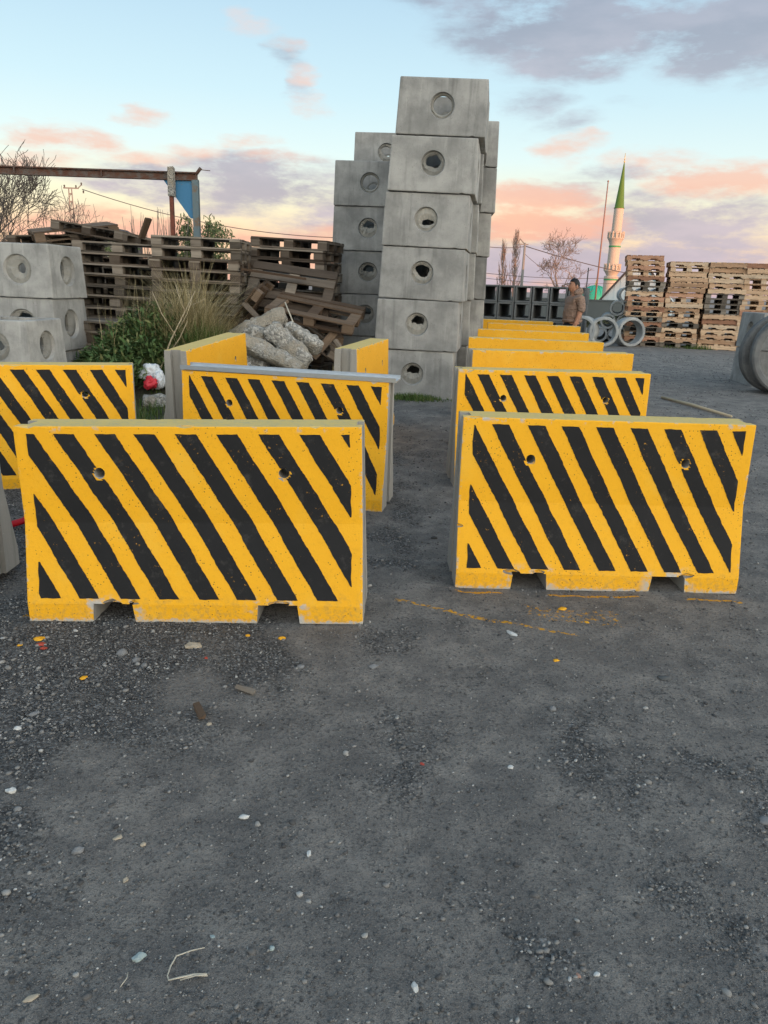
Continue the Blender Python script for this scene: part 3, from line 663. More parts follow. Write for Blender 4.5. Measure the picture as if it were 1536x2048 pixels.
def build_trees():
    tree((-8.3, 16.0, 0.3), 12, 'bare spreading tree with upcurving twigs behind the left chambers', 1.25, .10, 6, d0=(.15, 0, 1), up=.34, spread=.95, kids=(3, 4), wob=.30, shrink=.80, r_min=.005)
    tree((-7.35, 16.6, 0.3), 5, 'smaller bare tree with thin twigs between the larger one and the lattice pole', 1.0, .06, 6, d0=(.1, 0, 1), up=.26, spread=.9, kids=(2, 4), wob=.30, shrink=.80, r_min=.004)
    tree((-9.8, 17.0, 0.3), 7, 'bare tree cut by the left edge of the photo', 1.3, .09, 6, up=.3, spread=.9, kids=(3, 3), wob=.24, shrink=.74, r_min=.006)
    for x, s, h, lab in ((13.0, 3, 1.0, 'taller bare poplar beside the stacked chambers'), (11.7, 8, .8, 'lower bare poplar half hidden by the stacked chambers')):
        t = empty('poplar', (x, 84, 0.1)); tag(t, lab, 'tree', 'bare poplars'); rnd = random.Random(s); a = MB(); b = MB(); H = 7.2*h
        a.tube([(0, 0, -.2), (.06, 0, H*.5), (0, 0, H)], [.16, .10, .02], 6)
        for k in range(70):
            z = rnd.uniform(.12, .93)*H; q = rnd.uniform(0, 2*pi); w = .30*h*rnd.uniform(.6, 1.4)*(1.15-z/H)*1.8
            p0 = Vector((0, 0, z)); p1 = p0+Vector((cos(q)*w, sin(q)*w, .35)); p2 = p1+Vector((cos(q)*w*.35, sin(q)*w*.35, rnd.uniform(.5, 1.2)))
            b.tube([p0, p1, p2], [.04, .03, .014], 3, False)
            for e in range(3): b.tube([p1.lerp(p2, .3*e), p1.lerp(p2, .3*e)+Vector((rnd.uniform(-.25, .25), rnd.uniform(-.25, .25), rnd.uniform(.3, .7)))], [.02, .01], 3, False)
        link('trunk', a.mesh('trunk', M['bark_far'], True, False), t); link('crown', b.mesh('crown', M['bark_far'], True, False), t)
    tree((17.0, 80, 0.1), 21, 'round-headed bare tree between the slim pole and the mast', 2.3, .20, 6, 'bark_far', up=.12, spread=.9, kids=(2, 4), wob=.2, shrink=.74, r_min=.016)
    # willowy bush by the gantry post
    for loc, seed, n, w, h, lab in (((-4.35, 17.6, .1), 2, 2600, .62, 3.0, 'willowy green bush behind the blue gantry post'), ((-5.75, 15.8, .1), 6, 700, .35, 2.45, 'small leafy bush showing above the left pallets')):
        t = empty('bush', loc); tag(t, lab, 'bush'); rnd = random.Random(seed); a = MB(); Vv = []; Ff = []
        stems = []
        for k in range(16):
            q = rnd.uniform(0, 2*pi); rr = w*rnd.uniform(.2, 1); top = h*rnd.uniform(.72, 1.0)
            pts = [Vector((0, 0, 0)), Vector((cos(q)*rr*.4, sin(q)*rr*.4, top*.6)), Vector((cos(q)*rr*.8, sin(q)*rr*.8, top*.95)), Vector((cos(q)*rr*1.25, sin(q)*rr*1.25, top*.86))]
            a.tube(pts, [.03, .02, .012, .005], 4, False); stems.append(pts)
        for k in range(n):
            pts = rnd.choice(stems); u = rnd.uniform(.35, 1)*2.99; i = int(u); p = pts[i].lerp(pts[i+1], u-i)+Vector((rnd.gauss(0, .1), rnd.gauss(0, .1), rnd.gauss(0, .09)))
            dd = Vector((rnd.gauss(0, .6), rnd.gauss(0, .6), -rnd.uniform(.2, 1.2))).normalized()*rnd.uniform(.07, .13); sd = dd.orthogonal().normalized()*rnd.uniform(.010, .018)
            k0 = len(Vv); Vv += [p, p+dd*.5+sd, p+dd, p+dd*.5-sd]; Ff.append((k0, k0+1, k0+2, k0+3))
        link('stems', a.mesh('stems', M['bark'], True, False), t)
        link('leaves', np_mesh('leaves', np.array([tuple(v) for v in Vv]), np.array(Ff), M['willow']), t)
    # thin bare brushwood
    t = empty('brushwood', (-5.2, 17.2, .1)); tag(t, 'thicket of thin bare upright twigs left of the gantry post', 'shrub'); rnd = random.Random(9); b = MB()
    for k in range(60):
        x = rnd.uniform(-.75, .6); p = Vector((x, rnd.uniform(-.3, .3), 0)); top = Vector((x+rnd.gauss(0, .22), 0, rnd.uniform(2.2, 2.95)))
        mid = p.lerp(top, .6)+Vector((rnd.gauss(0, .05), 0, 0)); b.tube([p, mid, top], [.012, .008, .004], 3, False)
        b.tube([mid, mid+Vector((rnd.gauss(0, .15), 0, rnd.uniform(.3, .6)))], [.006, .003], 3, False)
    link('twigs', b.mesh('twigs', M['bark_far'], True, False), t)
    # hedge in front of the wall
    rnd = random.Random(14); n = 5200; Vv = []; Ff = []
    for k in range(n):
        u = rnd.random(); x = -1.7+3.4*u; hh = .62*(.55+.45*sin(u*5+1)**2)*(1-.5*abs(u-.5)); q = rnd.uniform(0, pi); rr = math.sqrt(rnd.random())
        p = Vector((x, rr*cos(q)*.35, rr*sin(q)*hh)); dd = Vector((rnd.gauss(0, 1), rnd.gauss(0, 1), rnd.gauss(0, 1))).normalized()*.075; sd = dd.orthogonal().normalized()*.035
        k0 = len(Vv); Vv += [p-dd, p+sd, p+dd, p-sd]; Ff.append((k0, k0+1, k0+2, k0+3))
    t = empty('hedge', (9.6, 35.2, .1)); tag(t, 'low brownish hedge at the foot of the dark grey wall', 'hedge')
    link('foliage', np_mesh('foliage', np.array([tuple(v) for v in Vv]), np.array(Ff), M['hedge']), t)


build_mosque(); build_backdrop(); build_poles(); build_trees()


# ------------------------------------------------------------------ concrete barriers
BL, BH = 1.55, 0.92
PROF = [(0.0, .197), (.092, .197), (.47, .114), (.92, .10)]


def half(z):
    for (z0, y0), (z1, y1) in zip(PROF, PROF[1:]):
        if z <= z1: return y0+(y1-y0)*(z-z0)/(z1-z0)
    return PROF[-1][1]


HOLES = ((-.405, .70), (.425, .70))
NOTCH = (-.375, .385)


def ico(c, r, seed, sub=1, j=.25, sq=(1, 1, 1)):
    bm = bmesh.new(); bmesh.ops.create_icosphere(bm, subdivisions=sub, radius=1.0); rnd = random.Random(seed)
    for v in bm.verts:
        v.co *= 1+rnd.uniform(-j, j); v.co = Vector((c[0]+v.co.x*r*sq[0], c[1]+v.co.y*r*sq[1], c[2]+v.co.z*r*sq[2]))
    me = bpy.data.meshes.new('ico'); bm.to_mesh(me); bm.free(); return me


def barrier_body(seed):
    rnd = random.Random(seed); mb = MB()
    poly = [(-y, z) for z, y in PROF]+[(y, z) for z, y in reversed(PROF)]
    mb.prism(poly, -BL/2, BL/2); me = bevelled(mb.mesh('b'), .007, 2, 20)
    cut = []
    for x in NOTCH:
        c = MB(); w = .098; c.add([(x-w-.006, -.4, -.05), (x+w+.006, -.4, -.05), (x+w-.008, -.4, .094), (x-w+.008, -.4, .094), (x-w-.006, .4, -.05), (x+w+.006, .4, -.05), (x+w-.008, .4, .094), (x-w+.008, .4, .094)],
                                    [(0, 1, 2, 3), (7, 6, 5, 4), (0, 4, 5, 1), (1, 5, 6, 2), (2, 6, 7, 3), (3, 7, 4, 0)]); cut.append(c.mesh('c'))
    for sx in (-1, 1):
        c = MB(); c.prism([(-.045, -.1), (.045, -.1), (.045, 1.2), (-.045, 1.2)], sx*BL/2-.028, sx*BL/2+.05); cut.append(c.mesh('c'))
    for x, z in HOLES:
        c = MB(); pts = [Vector((x, -.22, z+.012)), Vector((x, .22, z-.012))]; c.tube(pts, .024, 12); cut.append(c.mesh('c'))
        cut.append(ico((x, -half(z)-.004, z), .031, rnd.random(), 1, .22, (1, .5, 1)))
    for k in range(16):                                     # knocked-off arrises
        m = rnd.random()
        if m < .4: c = (rnd.uniform(-.75, .75), -half(.92)*rnd.choice((-1, 1)), .925)
        elif m < .75: c = (rnd.choice(NOTCH)+rnd.choice((-.1, .1, 0, .05)), -.19, rnd.choice((.0, .1, .1)))
        else: c = (rnd.choice((-1, 1))*BL/2, -half(.3), rnd.uniform(.05, .9))
        cut.append(ico(c, rnd.uniform(.010, .030), rnd.random(), 1, .3, (rnd.uniform(1, 2.6), 1, rnd.uniform(.5, .9))))
    me = boolean(me, cut, 'barrier_body')
    me.polygons.foreach_set('use_smooth', [False]*len(me.polygons)); return me


def stripe_mesh(k, seed):
    rnd = random.Random(seed*31+k); s1, s2 = rnd.uniform(0, 90), rnd.uniform(0, 90); sh = rnd.uniform(-.006, .006)+(.028 if seed == 0 else 0)
    def jit(z, s): return .0055*mnoise.noise(Vector((z*9, s, 0)))+.0032*mnoise.noise(Vector((z*45, s, 2)))+.002*mnoise.noise(Vector((z*160, s, 5)))
    zs = np.arange(.118, .886, .0065); rows = []
    for z in zs:
        xl = .155+.182*k+.57*(.88-z)+sh; a = xl+jit(z, s1); b = xl+.093+jit(z, s2)
        lo = .058+.004*mnoise.noise(Vector((z*20, s1, 9))); hi = BL-.052+.004*mnoise.noise(Vector((z*20, s2, 9)))
        a = max(a, lo); b = min(b, hi)
        rows.append((z, a-BL/2, b-BL/2) if b-a > .003 else None)
    nc = 7; V = []; F = []; idx = {}
    def vid(r, c):
        if (r, c) not in idx:
            z, a, b = rows[r]; x = a+(b-a)*c/nc
            if r in (0, len(rows)-1): z += .003*mnoise.noise(Vector((x*30, s1, 3)))
            idx[(r, c)] = len(V); V.append((x, -half(z)-.0018, z))
        return idx[(r, c)]
    ok = 0
    for r in range(len(rows)-1):
        if rows[r] is None or rows[r+1] is None: continue
        z = (rows[r][0]+rows[r+1][0])/2; ok += 1
        for c in range(nc):
            x = rows[r][1]+(rows[r][2]-rows[r][1])*(c+.5)/nc; bad = False
            for hx, hz in HOLES:
                if math.hypot(x-hx, z-hz) < .029+.007*mnoise.noise(Vector((x*45, z*45, seed))): bad = True
            if not bad: F.append((vid(r, c), vid(r, c+1), vid(r+1, c+1), vid(r+1, c)))
    if not F: return None
    return np_mesh('painted_stripe', np.array(V), np.array(F), M['stripe'], True)


BODY = [barrier_body(s) for s in (3, 8, 15)]


def barrier(kind, x, y, z, yaw, label, seed, group, tilt=0.0, rx=0.0):
    t = empty('concrete_barrier', (x, y, z), (R(rx), R(tilt), R(yaw))); tag(t, label, 'barrier', group)
    me = BODY[seed % 3].copy(); me.materials.clear(); me.materials.append(M[kind]); link('body', me, t)
    if kind == 'striped':
        for k in range(-3, 9):
            s = stripe_mesh(k, seed)
            if s: link('painted_stripe', s, t)
    return t


GS, GP = 'striped yellow and black barriers', 'plain yellow barriers'
barrier('striped', -.868, 3.43, 0, -1.2, 'striped yellow barrier nearest on the left, in front of the metal-topped one', 0, GS, tilt=-2.1).scale = (1.024, 1, 1)
barrier('striped', 1.165, 4.00, 0.0, 2.0, 'striped yellow barrier nearest on the right, with paint drips on the ground before it', 4, GS)
barrier('striped', -2.71, 5.60, 0, 17.0, 'striped yellow barrier cut off by the left edge, behind the front left one', 5, GS)
barrier('striped', -.735, 5.47, 0, -11.5, 'striped yellow barrier with a long metal channel lying on its top', 7, GS)
barrier('striped', 1.30, 6.06, .04, 5.4, 'striped yellow barrier second in the right-hand row', 11, GS)
barrier('plain', 1.52, 7.22, .105, 7.0, 'plain yellow barrier third in the right-hand row', 2, GP)
barrier('plain', 1.70, 9.02, .10, -5.0, 'plain yellow barrier fourth in the right-hand row', 6, GP)
barrier('plain', 2.03, 11.0, .10, -8.0, 'plain yellow barrier fifth in the right-hand row', 9, GP)
barrier('plain', 2.44, 13.2, .10, -6.0, 'plain yellow barrier standing just before the walking man', 12, GP)
barrier('plain', 2.33, 14.9, .10, -6.0, 'plain yellow barrier farthest back in the right-hand row', 13, GP)
barrier('plain', -1.70, 7.25, .09, 82.0, 'plain yellow barrier end-on beside the rubble heap', 14, GP, tilt=-2.5)
barrier('plain', -.25, 7.45, .10, 80.0, 'plain yellow barrier end-on at the foot of the tall chamber tower', 17, GP)
barrier('bare', -2.80, 3.72, 0, 0.0, 'bare grey concrete barrier end at the left edge of the photo', 18, None)

# metal channel lying on the fourth barrier
def channel():
    mb = MB(); L = 1.60
    prof = [(-.10, 0), (.075, 0), (.075, .03), (.068, .03), (.068, .007), (-.093, .007), (-.093, .03), (-.10, .03)]
    mb.prism(prof, -L/2, L/2); o = link('metal_channel', mb.mesh('metal_channel', M['galv']), None, (-.715, 5.455, .9265), (R(2), R(0.3), R(-11.2)))
    tag(o, 'long galvanised steel channel lying on top of the left middle barrier', 'steel channel')
channel()


# ------------------------------------------------------------------ manhole chambers
CH, CW = .662, 1.13


def chamber_body(CW, rk=1.0, taper=.018):
    mb = MB(); b, t = CW/2, CW/2-taper
    def ring(h, z): return [(-h, -h, z), (h, -h, z), (h, h, z), (-h, h, z)]
    mb.add(ring(b, .004)+ring(t, CH-.004), [(3, 2, 1, 0), (4, 5, 6, 7)]+[(i, (i+1) % 4, 4+(i+1) % 4, 4+i) for i in range(4)])
    me = bevelled(mb.mesh('c'), .016, 2, 30); bm = bmesh.new(); bm.from_mesh(me)
    rnd = random.Random(5)
    bm.to_mesh(me); bm.free(); cut = []
    c = MB(); c.add(ring(b-.085, -.1)+ring(min(b, t)-.095, CH+.1), [(3, 2, 1, 0), (4, 5, 6, 7)]+[(i, (i+1) % 4, 4+(i+1) % 4, 4+i) for i in range(4)]); cut.append(c.mesh('c'))
    for k in range(4):
        c = MB(); T = Matrix.Rotation(k*pi/2, 4, 'Z') @ Matrix.Translation((0, -CW/2+.009, .345)) @ Matrix.Rotation(pi/2, 4, 'X')
        c.lathe([(0.0, .04), (.178*rk, .04), (.163*rk, -.012), (.148*rk, -.05), (.142*rk, -.16), (0.0, -.16)], 28, T); cut.append(c.mesh('c'))
    for k in range(10):
        s = rnd.choice((-1, 1)); w = rnd.uniform(-.5, .5); e = rnd.choice((0.0, CH)); p = (w, s*CW/2, e) if rnd.random() < .6 else (s*CW/2, w, e)
        cut.append(ico(p, rnd.uniform(.012, .03), rnd.random(), 1, .3, (2, 2, .6)))
    return boolean(me, cut, 'chamber_body')


def knockout(seed, kind):
    """thin disc left in the recess, with a broken opening (kind: half, slot, big, open, shut)"""
    rnd = random.Random(seed); n = 26; mb = MB(); R0 = .155
    cx, cy, ax, ay = {'half': (.005, .045, .088, .075), 'slot': (.02, -.035, .078, .042), 'big': (.0, .03, .095, .085), 'open': (0, .012, .125, .118), 'shut': (.03, .01, .05, .05), 'side': (-.05, .0, .05, .09)}[kind]
    inn = []
    for i in range(n):
        a = 2*pi*i/n; j = 1+(.10*sin(2*a+seed)+.07*sin(3*a+seed*2.1)+.05*sin(5*a+seed*.7)+rnd.uniform(-.035, .035))*(kind != 'open')
        yy = sin(a)*ay*j
        if kind == 'half' and yy < -.035: yy = -.035+rnd.uniform(-.015, .012)
        inn.append((cx+cos(a)*ax*j, cy+yy))
    V = []; F = []
    for d0 in (0.0, .045):
        for i in range(n):
            a = 2*pi*i/n; V.append((cos(a)*R0, d0, sin(a)*R0))
        for i in range(n):
            a = 2*pi*i/n; q = inn[i]; V.append(((cos(a)*R0+q[0])*.5+rnd.uniform(-.004, .004), d0-(.014*(rnd.random()+.6)*(1 if q[1] < .02 else .3) if d0 == 0 else 0), (sin(a)*R0+q[1])*.5))
        for i in range(n): V.append((inn[i][0], d0+(.012 if d0 == 0 else 0), inn[i][1]))
    for i in range(n):
        i2 = (i+1) % n
        for b in (0, n): F.append((b+i, b+i2, b+n+i2, b+n+i))
        o = 3*n
        for b in (0, n): F.append((o+b+i2, o+b+i, o+b+n+i, o+b+n+i2))
        F.append((2*n+i, 2*n+i2, 5*n+i2, 5*n+i))
    mb.add(V, F); return mb.mesh('knockout_panel', M['chamber_in'], False)


CHB = chamber_body(CW, .93); CHB.materials.clear(); CHB.materials.append(M['chamber'])
CW2 = .90; CHB2 = chamber_body(CW2, 1.14, .032); CHB2.materials.clear(); CHB2.materials.append(M['chamber'])
KO = {k: [knockout(s*7+i, k) for s in range(2)] for i, k in enumerate(('half', 'slot', 'big', 'open', 'shut', 'side'))}
ORD = ['topmost', 'second from the top', 'third from the top', 'fourth from the top', 'fifth from the top', 'lowest']


def chamber(x, y, z, yaw, tilt, front, label, group, s=1.0, side='half', left='half', mould=1):
    t = empty('manhole_chamber', (x, y, z), (0, R(tilt), R(yaw))); t.scale = (s, s, s); tag(t, label, 'manhole chamber', group)
    link('body', CHB if mould == 1 else CHB2, t); w = CW if mould == 1 else CW2
    for k, kd in ((0, front), (1, side), (3, left), (2, 'half')):
        a = k*pi/2; v = Matrix.Rotation(a, 3, 'Z') @ Vector((0, -w/2+.055, .345)); kp = link('knockout_panel', random.Random(x*9+z*5+k).choice(KO[kd]), t, v, (0, 0, a)); kp.scale = (1.14, 1, 1.14) if mould == 2 else (.93, 1, .93)
    return t


def stack(n, x, y, z0, yaw, tilt, dx, fronts, desc, s=1.0, sides=None, seed=0, jit=.012, mould=1):
    rnd = random.Random(seed)
    for i in range(n):
        lab = 'concrete manhole chamber, '+(ORD[n-1-i] if i else 'lowest')+' of '+desc
        chamber(x+dx[i]+rnd.uniform(-jit, jit), y+rnd.uniform(-jit, jit), z0+i*CH*s, yaw+rnd.uniform(-.8, .8), tilt[i], fronts[n-1-i], lab, 'stacked manhole chambers', s, (sides[n-1-i] if sides else 'half'), 'half', mould)


stack(6, .40, 10.93, .075, -8.0, [0, .7, 1.4, 1.4, 1.8, 1.8], [0, .03, .06, .09, .125, .20], ['open', 'big', 'slot', 'big', 'half', 'half'], 'the tall leaning front tower', seed=1)
stack(6, .66, 12.10, .08, -6.0, [.6]*6, [0, .02, .04, .05, .07, .09], ['half']*6, 'the tower close behind the front tower', seed=2)
stack(6, .97, 13.33, .08, -3.0, [.3]*6, [0, .03, .05, .06, .07, .08], ['half']*6, 'the tower rearmost on the right', seed=3, jit=.02)
stack(5, -.40, 13.2, .10, -2.0, [0]*5, [0, .005, .01, .02, .035], ['open', 'half', 'half', 'half', 'half'], 'the lower tower left of the tall one', seed=4)
stack(6, -.19, 14.65, .10, -2.0, [0]*6, [0, .01, .01, .02, .03, .04], ['big', 'half', 'half', 'half', 'half', 'half'], 'the tower hidden behind the left tower', seed=5)
stack(3, -4.40, 9.69, .03, -5.5, [0, .3, .3], [0, .0, .0], ['shut', 'half', 'half'], 'the left pile beside the pallets', s=.945, sides=['side', 'side', 'half'], seed=6, jit=.004, mould=2)
stack(2, -3.88, 7.90, .03, -4.0, [0, 0], [0, .0], ['shut', 'half'], 'the low front pile at left', s=.82, sides=['side', 'half'], seed=7, jit=.004, mould=2)
stack(2, 6.92, 13.75, .08, -4.0, [0, 0], [0, 0], ['half', 'half'], 'the pile behind the large rings', s=.95, sides=['half', 'half'], seed=8, jit=.004)


# ------------------------------------------------------------------ pipes, rings, culverts
def ring_mesh(ro, ri, L, n=40, lip=.0, name='ring', mat='pipe', c=.010):
    """axis along y, open tube with wall thickness, rounded arrises and a spigot step"""
    mb = MB(); T = Matrix.Rotation(-pi/2, 4, 'X')
    mb.lathe([(ri, c), (ri+c, 0), (ro-c-lip, 0), (ro-lip, c), (ro-lip, .05), (ro, .055), (ro, L-c), (ro-c, L), (ri+c, L), (ri, L-c)], n, T, closed=True)
    return mb.mesh(name, M[mat], True, angle=R(40))


def ring_set():
    big = ring_mesh(.425, .335, .42, 44, .012)
    for (x, y, yw, lab) in ((7.05, 22.55, 8, 'grey concrete ring standing alone before the leftmost pale pallet stack'), (6.14, 22.2, -6, 'grey concrete ring leaning before the small pipe pile'), (5.52, 22.4, -30, 'grey concrete ring seen right behind the walking man')):
        o = link('concrete_ring', big, None, (x, y, .1+.425), (R(-3), 0, R(yw))); tag(o, lab, 'concrete ring', 'concrete rings by the pallets')
    small = ring_mesh(.235, .172, 2.2, 28, .0, 'concrete_pipe'); k = 0
    rows = ['bottom', 'second', 'third', 'top']
    for r, (x0, n) in enumerate(((6.62, 6), (6.86, 5), (7.10, 4), (7.36, 3))):
        for i in range(n):
            o = link('concrete_pipe', small, None, (x0+i*.475, 24.4+.03*((i*7+r*3) % 5), .1+.235+r*.41), (0, 0, R(-14-((i+r) % 3))))
            nth = ['leftmost', 'second from left', 'third from left', 'fourth from left', 'fifth from left', 'sixth from left'][i]
            tag(o, f'small concrete pipe, {nth} in the {rows[r]} row of the pipe pile', 'concrete pipe', 'small concrete pipes in a pile')
    # large rings standing upright at the right edge
    lg = ring_mesh(.64, .52, .125, 64, .0, 'manhole_ring', 'ringc', .026)
    for i, (dx, lab) in enumerate(((0, 'front large dark concrete ring at the right edge'), (.045, 'second large dark concrete ring from the front at the right edge'), (-.03, 'third large dark concrete ring from the front at the right edge'), (.02, 'rearmost large dark concrete ring at the right edge'))):
        o = link('manhole_ring', lg, None, (6.37+dx, 12.05+.165*i, .10+.64-.004*i), (R(-5+(i % 2)), R(i*40), R(-6+1.5*(i % 2)))); tag(o, lab, 'concrete ring', 'large rings at the right edge')


def culverts():
    s = .545; mb = MB(); t = .052; h = s/2; L = 2.5; g = .10
    def sq(a, y): return [(-a, y, -a), (a, y, -a), (a, y, a), (-a, y, a)]
    V = sq(h, 0)+sq(h-t, 0)+sq(h-t-.012, .06)+sq(h-t-.012, L)+sq(h, L); F = []
    for a, b in ((0, 1), (1, 2), (2, 3), (3, 4), (4, 0)):
        for i in range(4): F.append((a*4+i, a*4+(i+1) % 4, b*4+(i+1) % 4, b*4+i))
    # chamfered inner corners
    mb.add(V, F); me = mb.mesh('box_culvert', M['culvert']); me = bevelled(me, .012, 1, 40)
    rows = ('bottom', 'middle', 'top')
    for r in range(3):
        for i in range(6):
            o = link('box_culvert', me, None, (3.27+i*.553*cos(R(17))*1.035+.004*((i*5+r*3) % 4), 26.2-i*.553*sin(R(17))+.03*((i*3+r) % 3), .1+h+r*(s+.004)), (0, 0, R(-17)))
            nth = ['leftmost', 'second from left', 'third from left', 'fourth from left', 'fifth from left', 'rightmost'][i]
            tag(o, f'square grey box culvert, {nth} in the {rows[r]} row of the stack', 'box culvert', 'stacked box culverts')


ring_set(); culverts()


# ------------------------------------------------------------------ pallets
def board(name, d, j=.002, seed=0):
    mb = MB(); mb.box((0, 0, 0), d, None, j, random.Random(seed)); return mb.mesh(name)


def pallet_kit(w, d, kind, mat, seed):
    """list of (name, mesh, location) about the pallet's foot; local x is its front"""
    rnd = random.Random(seed); H = .142; kit = []
    def add(nm, dim, locs, j=.002):
        me = [board(nm, dim, j, seed*13+i) for i in range(2)]
        for m in me: m.materials.append(M[mat])
        for i, l in enumerate(locs): kit.append((nm, me[i % 2], l))
    if kind == 'block':
        add('deck_board', (w, .13, .02), [(0, -d/2+.065+i*(d-.13)/4, H-.01) for i in range(5)])
        add('cross_board', (.14, d, .02), [(x, 0, H-.03) for x in (-w/2+.07, 0, w/2-.07)])
        add('block', (.14, .13, .082), [(x, y, .061) for x in (-w/2+.07, 0, w/2-.07) for y in (-d/2+.065, 0, d/2-.065)], .003)
        add('base_board', (w, .11, .02), [(0, y, .01) for y in (-d/2+.065, 0, d/2-.065)])
    else:
        n = 7; add('deck_board', (.115, d, .02), [(-w/2+.058+i*(w-.116)/(n-1), 0, H-.01) for i in range(n)], .003)
        # notched stringers
        for y in (-d/2+.02, 0, d/2-.02):
            mb = MB(); z0, z1, nz = .02, .122, .058; xs = [-w/2, -w*.36, -w*.13, w*.13, w*.36, w/2]
            P = [(xs[0], z0), (xs[1], z0), (xs[1]+.02, nz), (xs[2]-.02, nz), (xs[2], z0), (xs[3], z0), (xs[3]+.02, nz), (xs[4]-.02, nz), (xs[4], z0), (xs[5], z0), (xs[5], z1), (xs[0], z1)]
            if kind == 'solid': P = [(xs[0], .018), (xs[5], .018), (xs[5], z1), (xs[0], z1)]
            k = len(P); th = .038
            mb.add([(a, -th/2, b) for a, b in P]+[(a, th/2, b) for a, b in P], [tuple(range(k)), tuple(reversed(range(k, 2*k)))]+[(i, (i+1) % k, k+(i+1) % k, k+i) for i in range(k)])
            me = mb.mesh('stringer', M[mat]); kit.append(('stringer', me, (0, y, 0)))
        add('base_board', (.115, d, .018), [(x, 0, .009) for x in (-w/2+.06, 0, w/2-.06)])
    return kit


def pallet(kit, loc, rot, label, group, drop=0, rnd=random):
    t = empty('pallet', loc, rot); tag(t, label, 'pallet', group)
    for nm, me, l in kit:
        if drop and nm in ('deck_board', 'base_board') and rnd.random() < drop: continue
        link(nm, me, t, (l[0]+rnd.uniform(-.004, .004), l[1]+rnd.uniform(-.006, .006), l[2]), (0, 0, rnd.uniform(-.012, .012)))
    return t


NTH = ['topmost', 'second', 'third', 'fourth', 'fifth', 'sixth', 'seventh', 'eighth', 'ninth', 'tenth', 'eleventh', 'twelfth', 'thirteenth', 'fourteenth', 'fifteenth', 'sixteenth', 'seventeenth', 'eighteenth', 'nineteenth']


def pallet_stack(n, x, y, z, yaw, kits, desc, group, seed, jx=.03, jy=.03, jr=1.5, step=.1435, tilt=(0, 0), drop=0.0, lean=(0, 0)):
    rnd = random.Random(seed); ox = 0
    for i in range(n):
        kit, look = kits[rnd.randrange(len(kits))]
        top = n-1-i; lab = f'{look} pallet, {NTH[top]}{"" if top == 0 else " from the top"} in {desc}'
        ox += rnd.uniform(-jx, jx)*.5
        pallet(kit, (x+ox+lean[0]*i+rnd.uniform(-jx, jx)*.6, y+lean[1]*i+rnd.uniform(-jy, jy), z+i*step), (R(tilt[0]+rnd.uniform(-.2, .2)), R(tilt[1]+rnd.uniform(-.2, .2)), R(yaw+rnd.uniform(-jr, jr))), lab, group, drop, rnd)


KO1 = (pallet_kit(1.2, .8, 'block', 'wood_old', 1), 'weathered brown'); KO2 = (pallet_kit(1.2, .8, 'block', 'wood_grey', 2), 'weathered grey-brown')
KO3 = (pallet_kit(1.2, .8, 'block', 'wood_dark', 3), 'dark brown')
GL, GR = 'weathered pallets stacked at the left', 'pale pallets stacked at the right'
pallet_stack(13, -3.84, 11.15, .14, 2.0, [KO1, KO2, KO2], 'the left stack behind the weeds', GL, 1, .05, .04, 2.5, tilt=(0, 1.0))
pallet_stack(14, -2.63, 11.05, .10, -1.0, [KO1, KO2, KO2], 'the middle stack behind the weeds', GL, 2, .05, .04, 2.5, tilt=(0, .6))
pallet_stack(14, -1.50, 12.05, .12, -17.0, [KO1, KO1, KO2], 'the stack beside the left tower', GL, 3, .05, .05, 3.0, tilt=(0, 2.0), step=.148)
pallet_stack(14, -5.1, 12.3, .12, -8.0, [KO1, KO3], 'the farthest left stack', GL, 4, .08, .08, 5.0, tilt=(0, -1.5))
pallet_stack(12, -3.95, 12.25, .12, 4.0, [KO3, KO1], 'the dark stack hidden behind the left one', GL, 24, .05, .04, 2.5)
pallet_stack(12, -2.70, 12.15, .12, -3.0, [KO3, KO1], 'the dark stack hidden behind the middle one', GL, 25, .05, .04, 2.5)
pallet_stack(6, -3.75, 10.35, .14, -24.0, [KO1, KO2], 'the short stack beside the left chambers', GL, 15, .05, .04, 4.0)
pallet(KO3[0], (-4.9, 12.2, 2.13), (R(6), R(-9), R(30)), 'dark pallet lying askew on top of the farthest left stack of pallets', GL)
pallet(KO1[0], (-4.4, 12.0, 2.10), (R(-4), R(7), R(-14)), 'brown pallet tipped over above the left stack', GL)

k_new = [(pallet_kit(1.03, 1.1, 'solid', 'wood_new', 21), 'pale pine'), (pallet_kit(1.03, 1.1, 'notched', 'wood_new', 22), 'pale notched'), (pallet_kit(1.03, 1.1, 'block', 'wood_new', 23), 'pale block'),
         (pallet_kit(1.03, 1.1, 'notched', 'wood_red', 24), 'reddish notched'), (pallet_kit(1.03, 1.1, 'solid', 'wood_red', 25), 'reddish'), (pallet_kit(1.03, 1.1, 'block', 'wood_grey', 26), 'grey block')]
pallet_stack(18, 7.72, 23.60, .10, -13.0, [k_new[5], k_new[2], k_new[1], k_new[3], k_new[5], k_new[2]], 'the stack behind the concrete rings', GR, 5, .05, .05, 2.0)
pallet_stack(17, 8.65, 23.38, .10, -13.0, [k_new[0], k_new[0], k_new[1], k_new[2], k_new[5], k_new[4]], 'the stack second from the concrete rings', GR, 6, .05, .05, 2.0)
pallet_stack(17, 9.67, 23.14, .10, -13.0, [k_new[0], k_new[1], k_new[0], k_new[3], k_new[5], k_new[4]], 'the stack third from the concrete rings', GR, 7, .05, .05, 2.0)
pallet_stack(17, 10.70, 22.90, .10, -13.0, [k_new[0], k_new[1], k_new[2], k_new[3], k_new[4], k_new[0]], 'the stack at the right edge', GR, 8, .05, .05, 2.0)


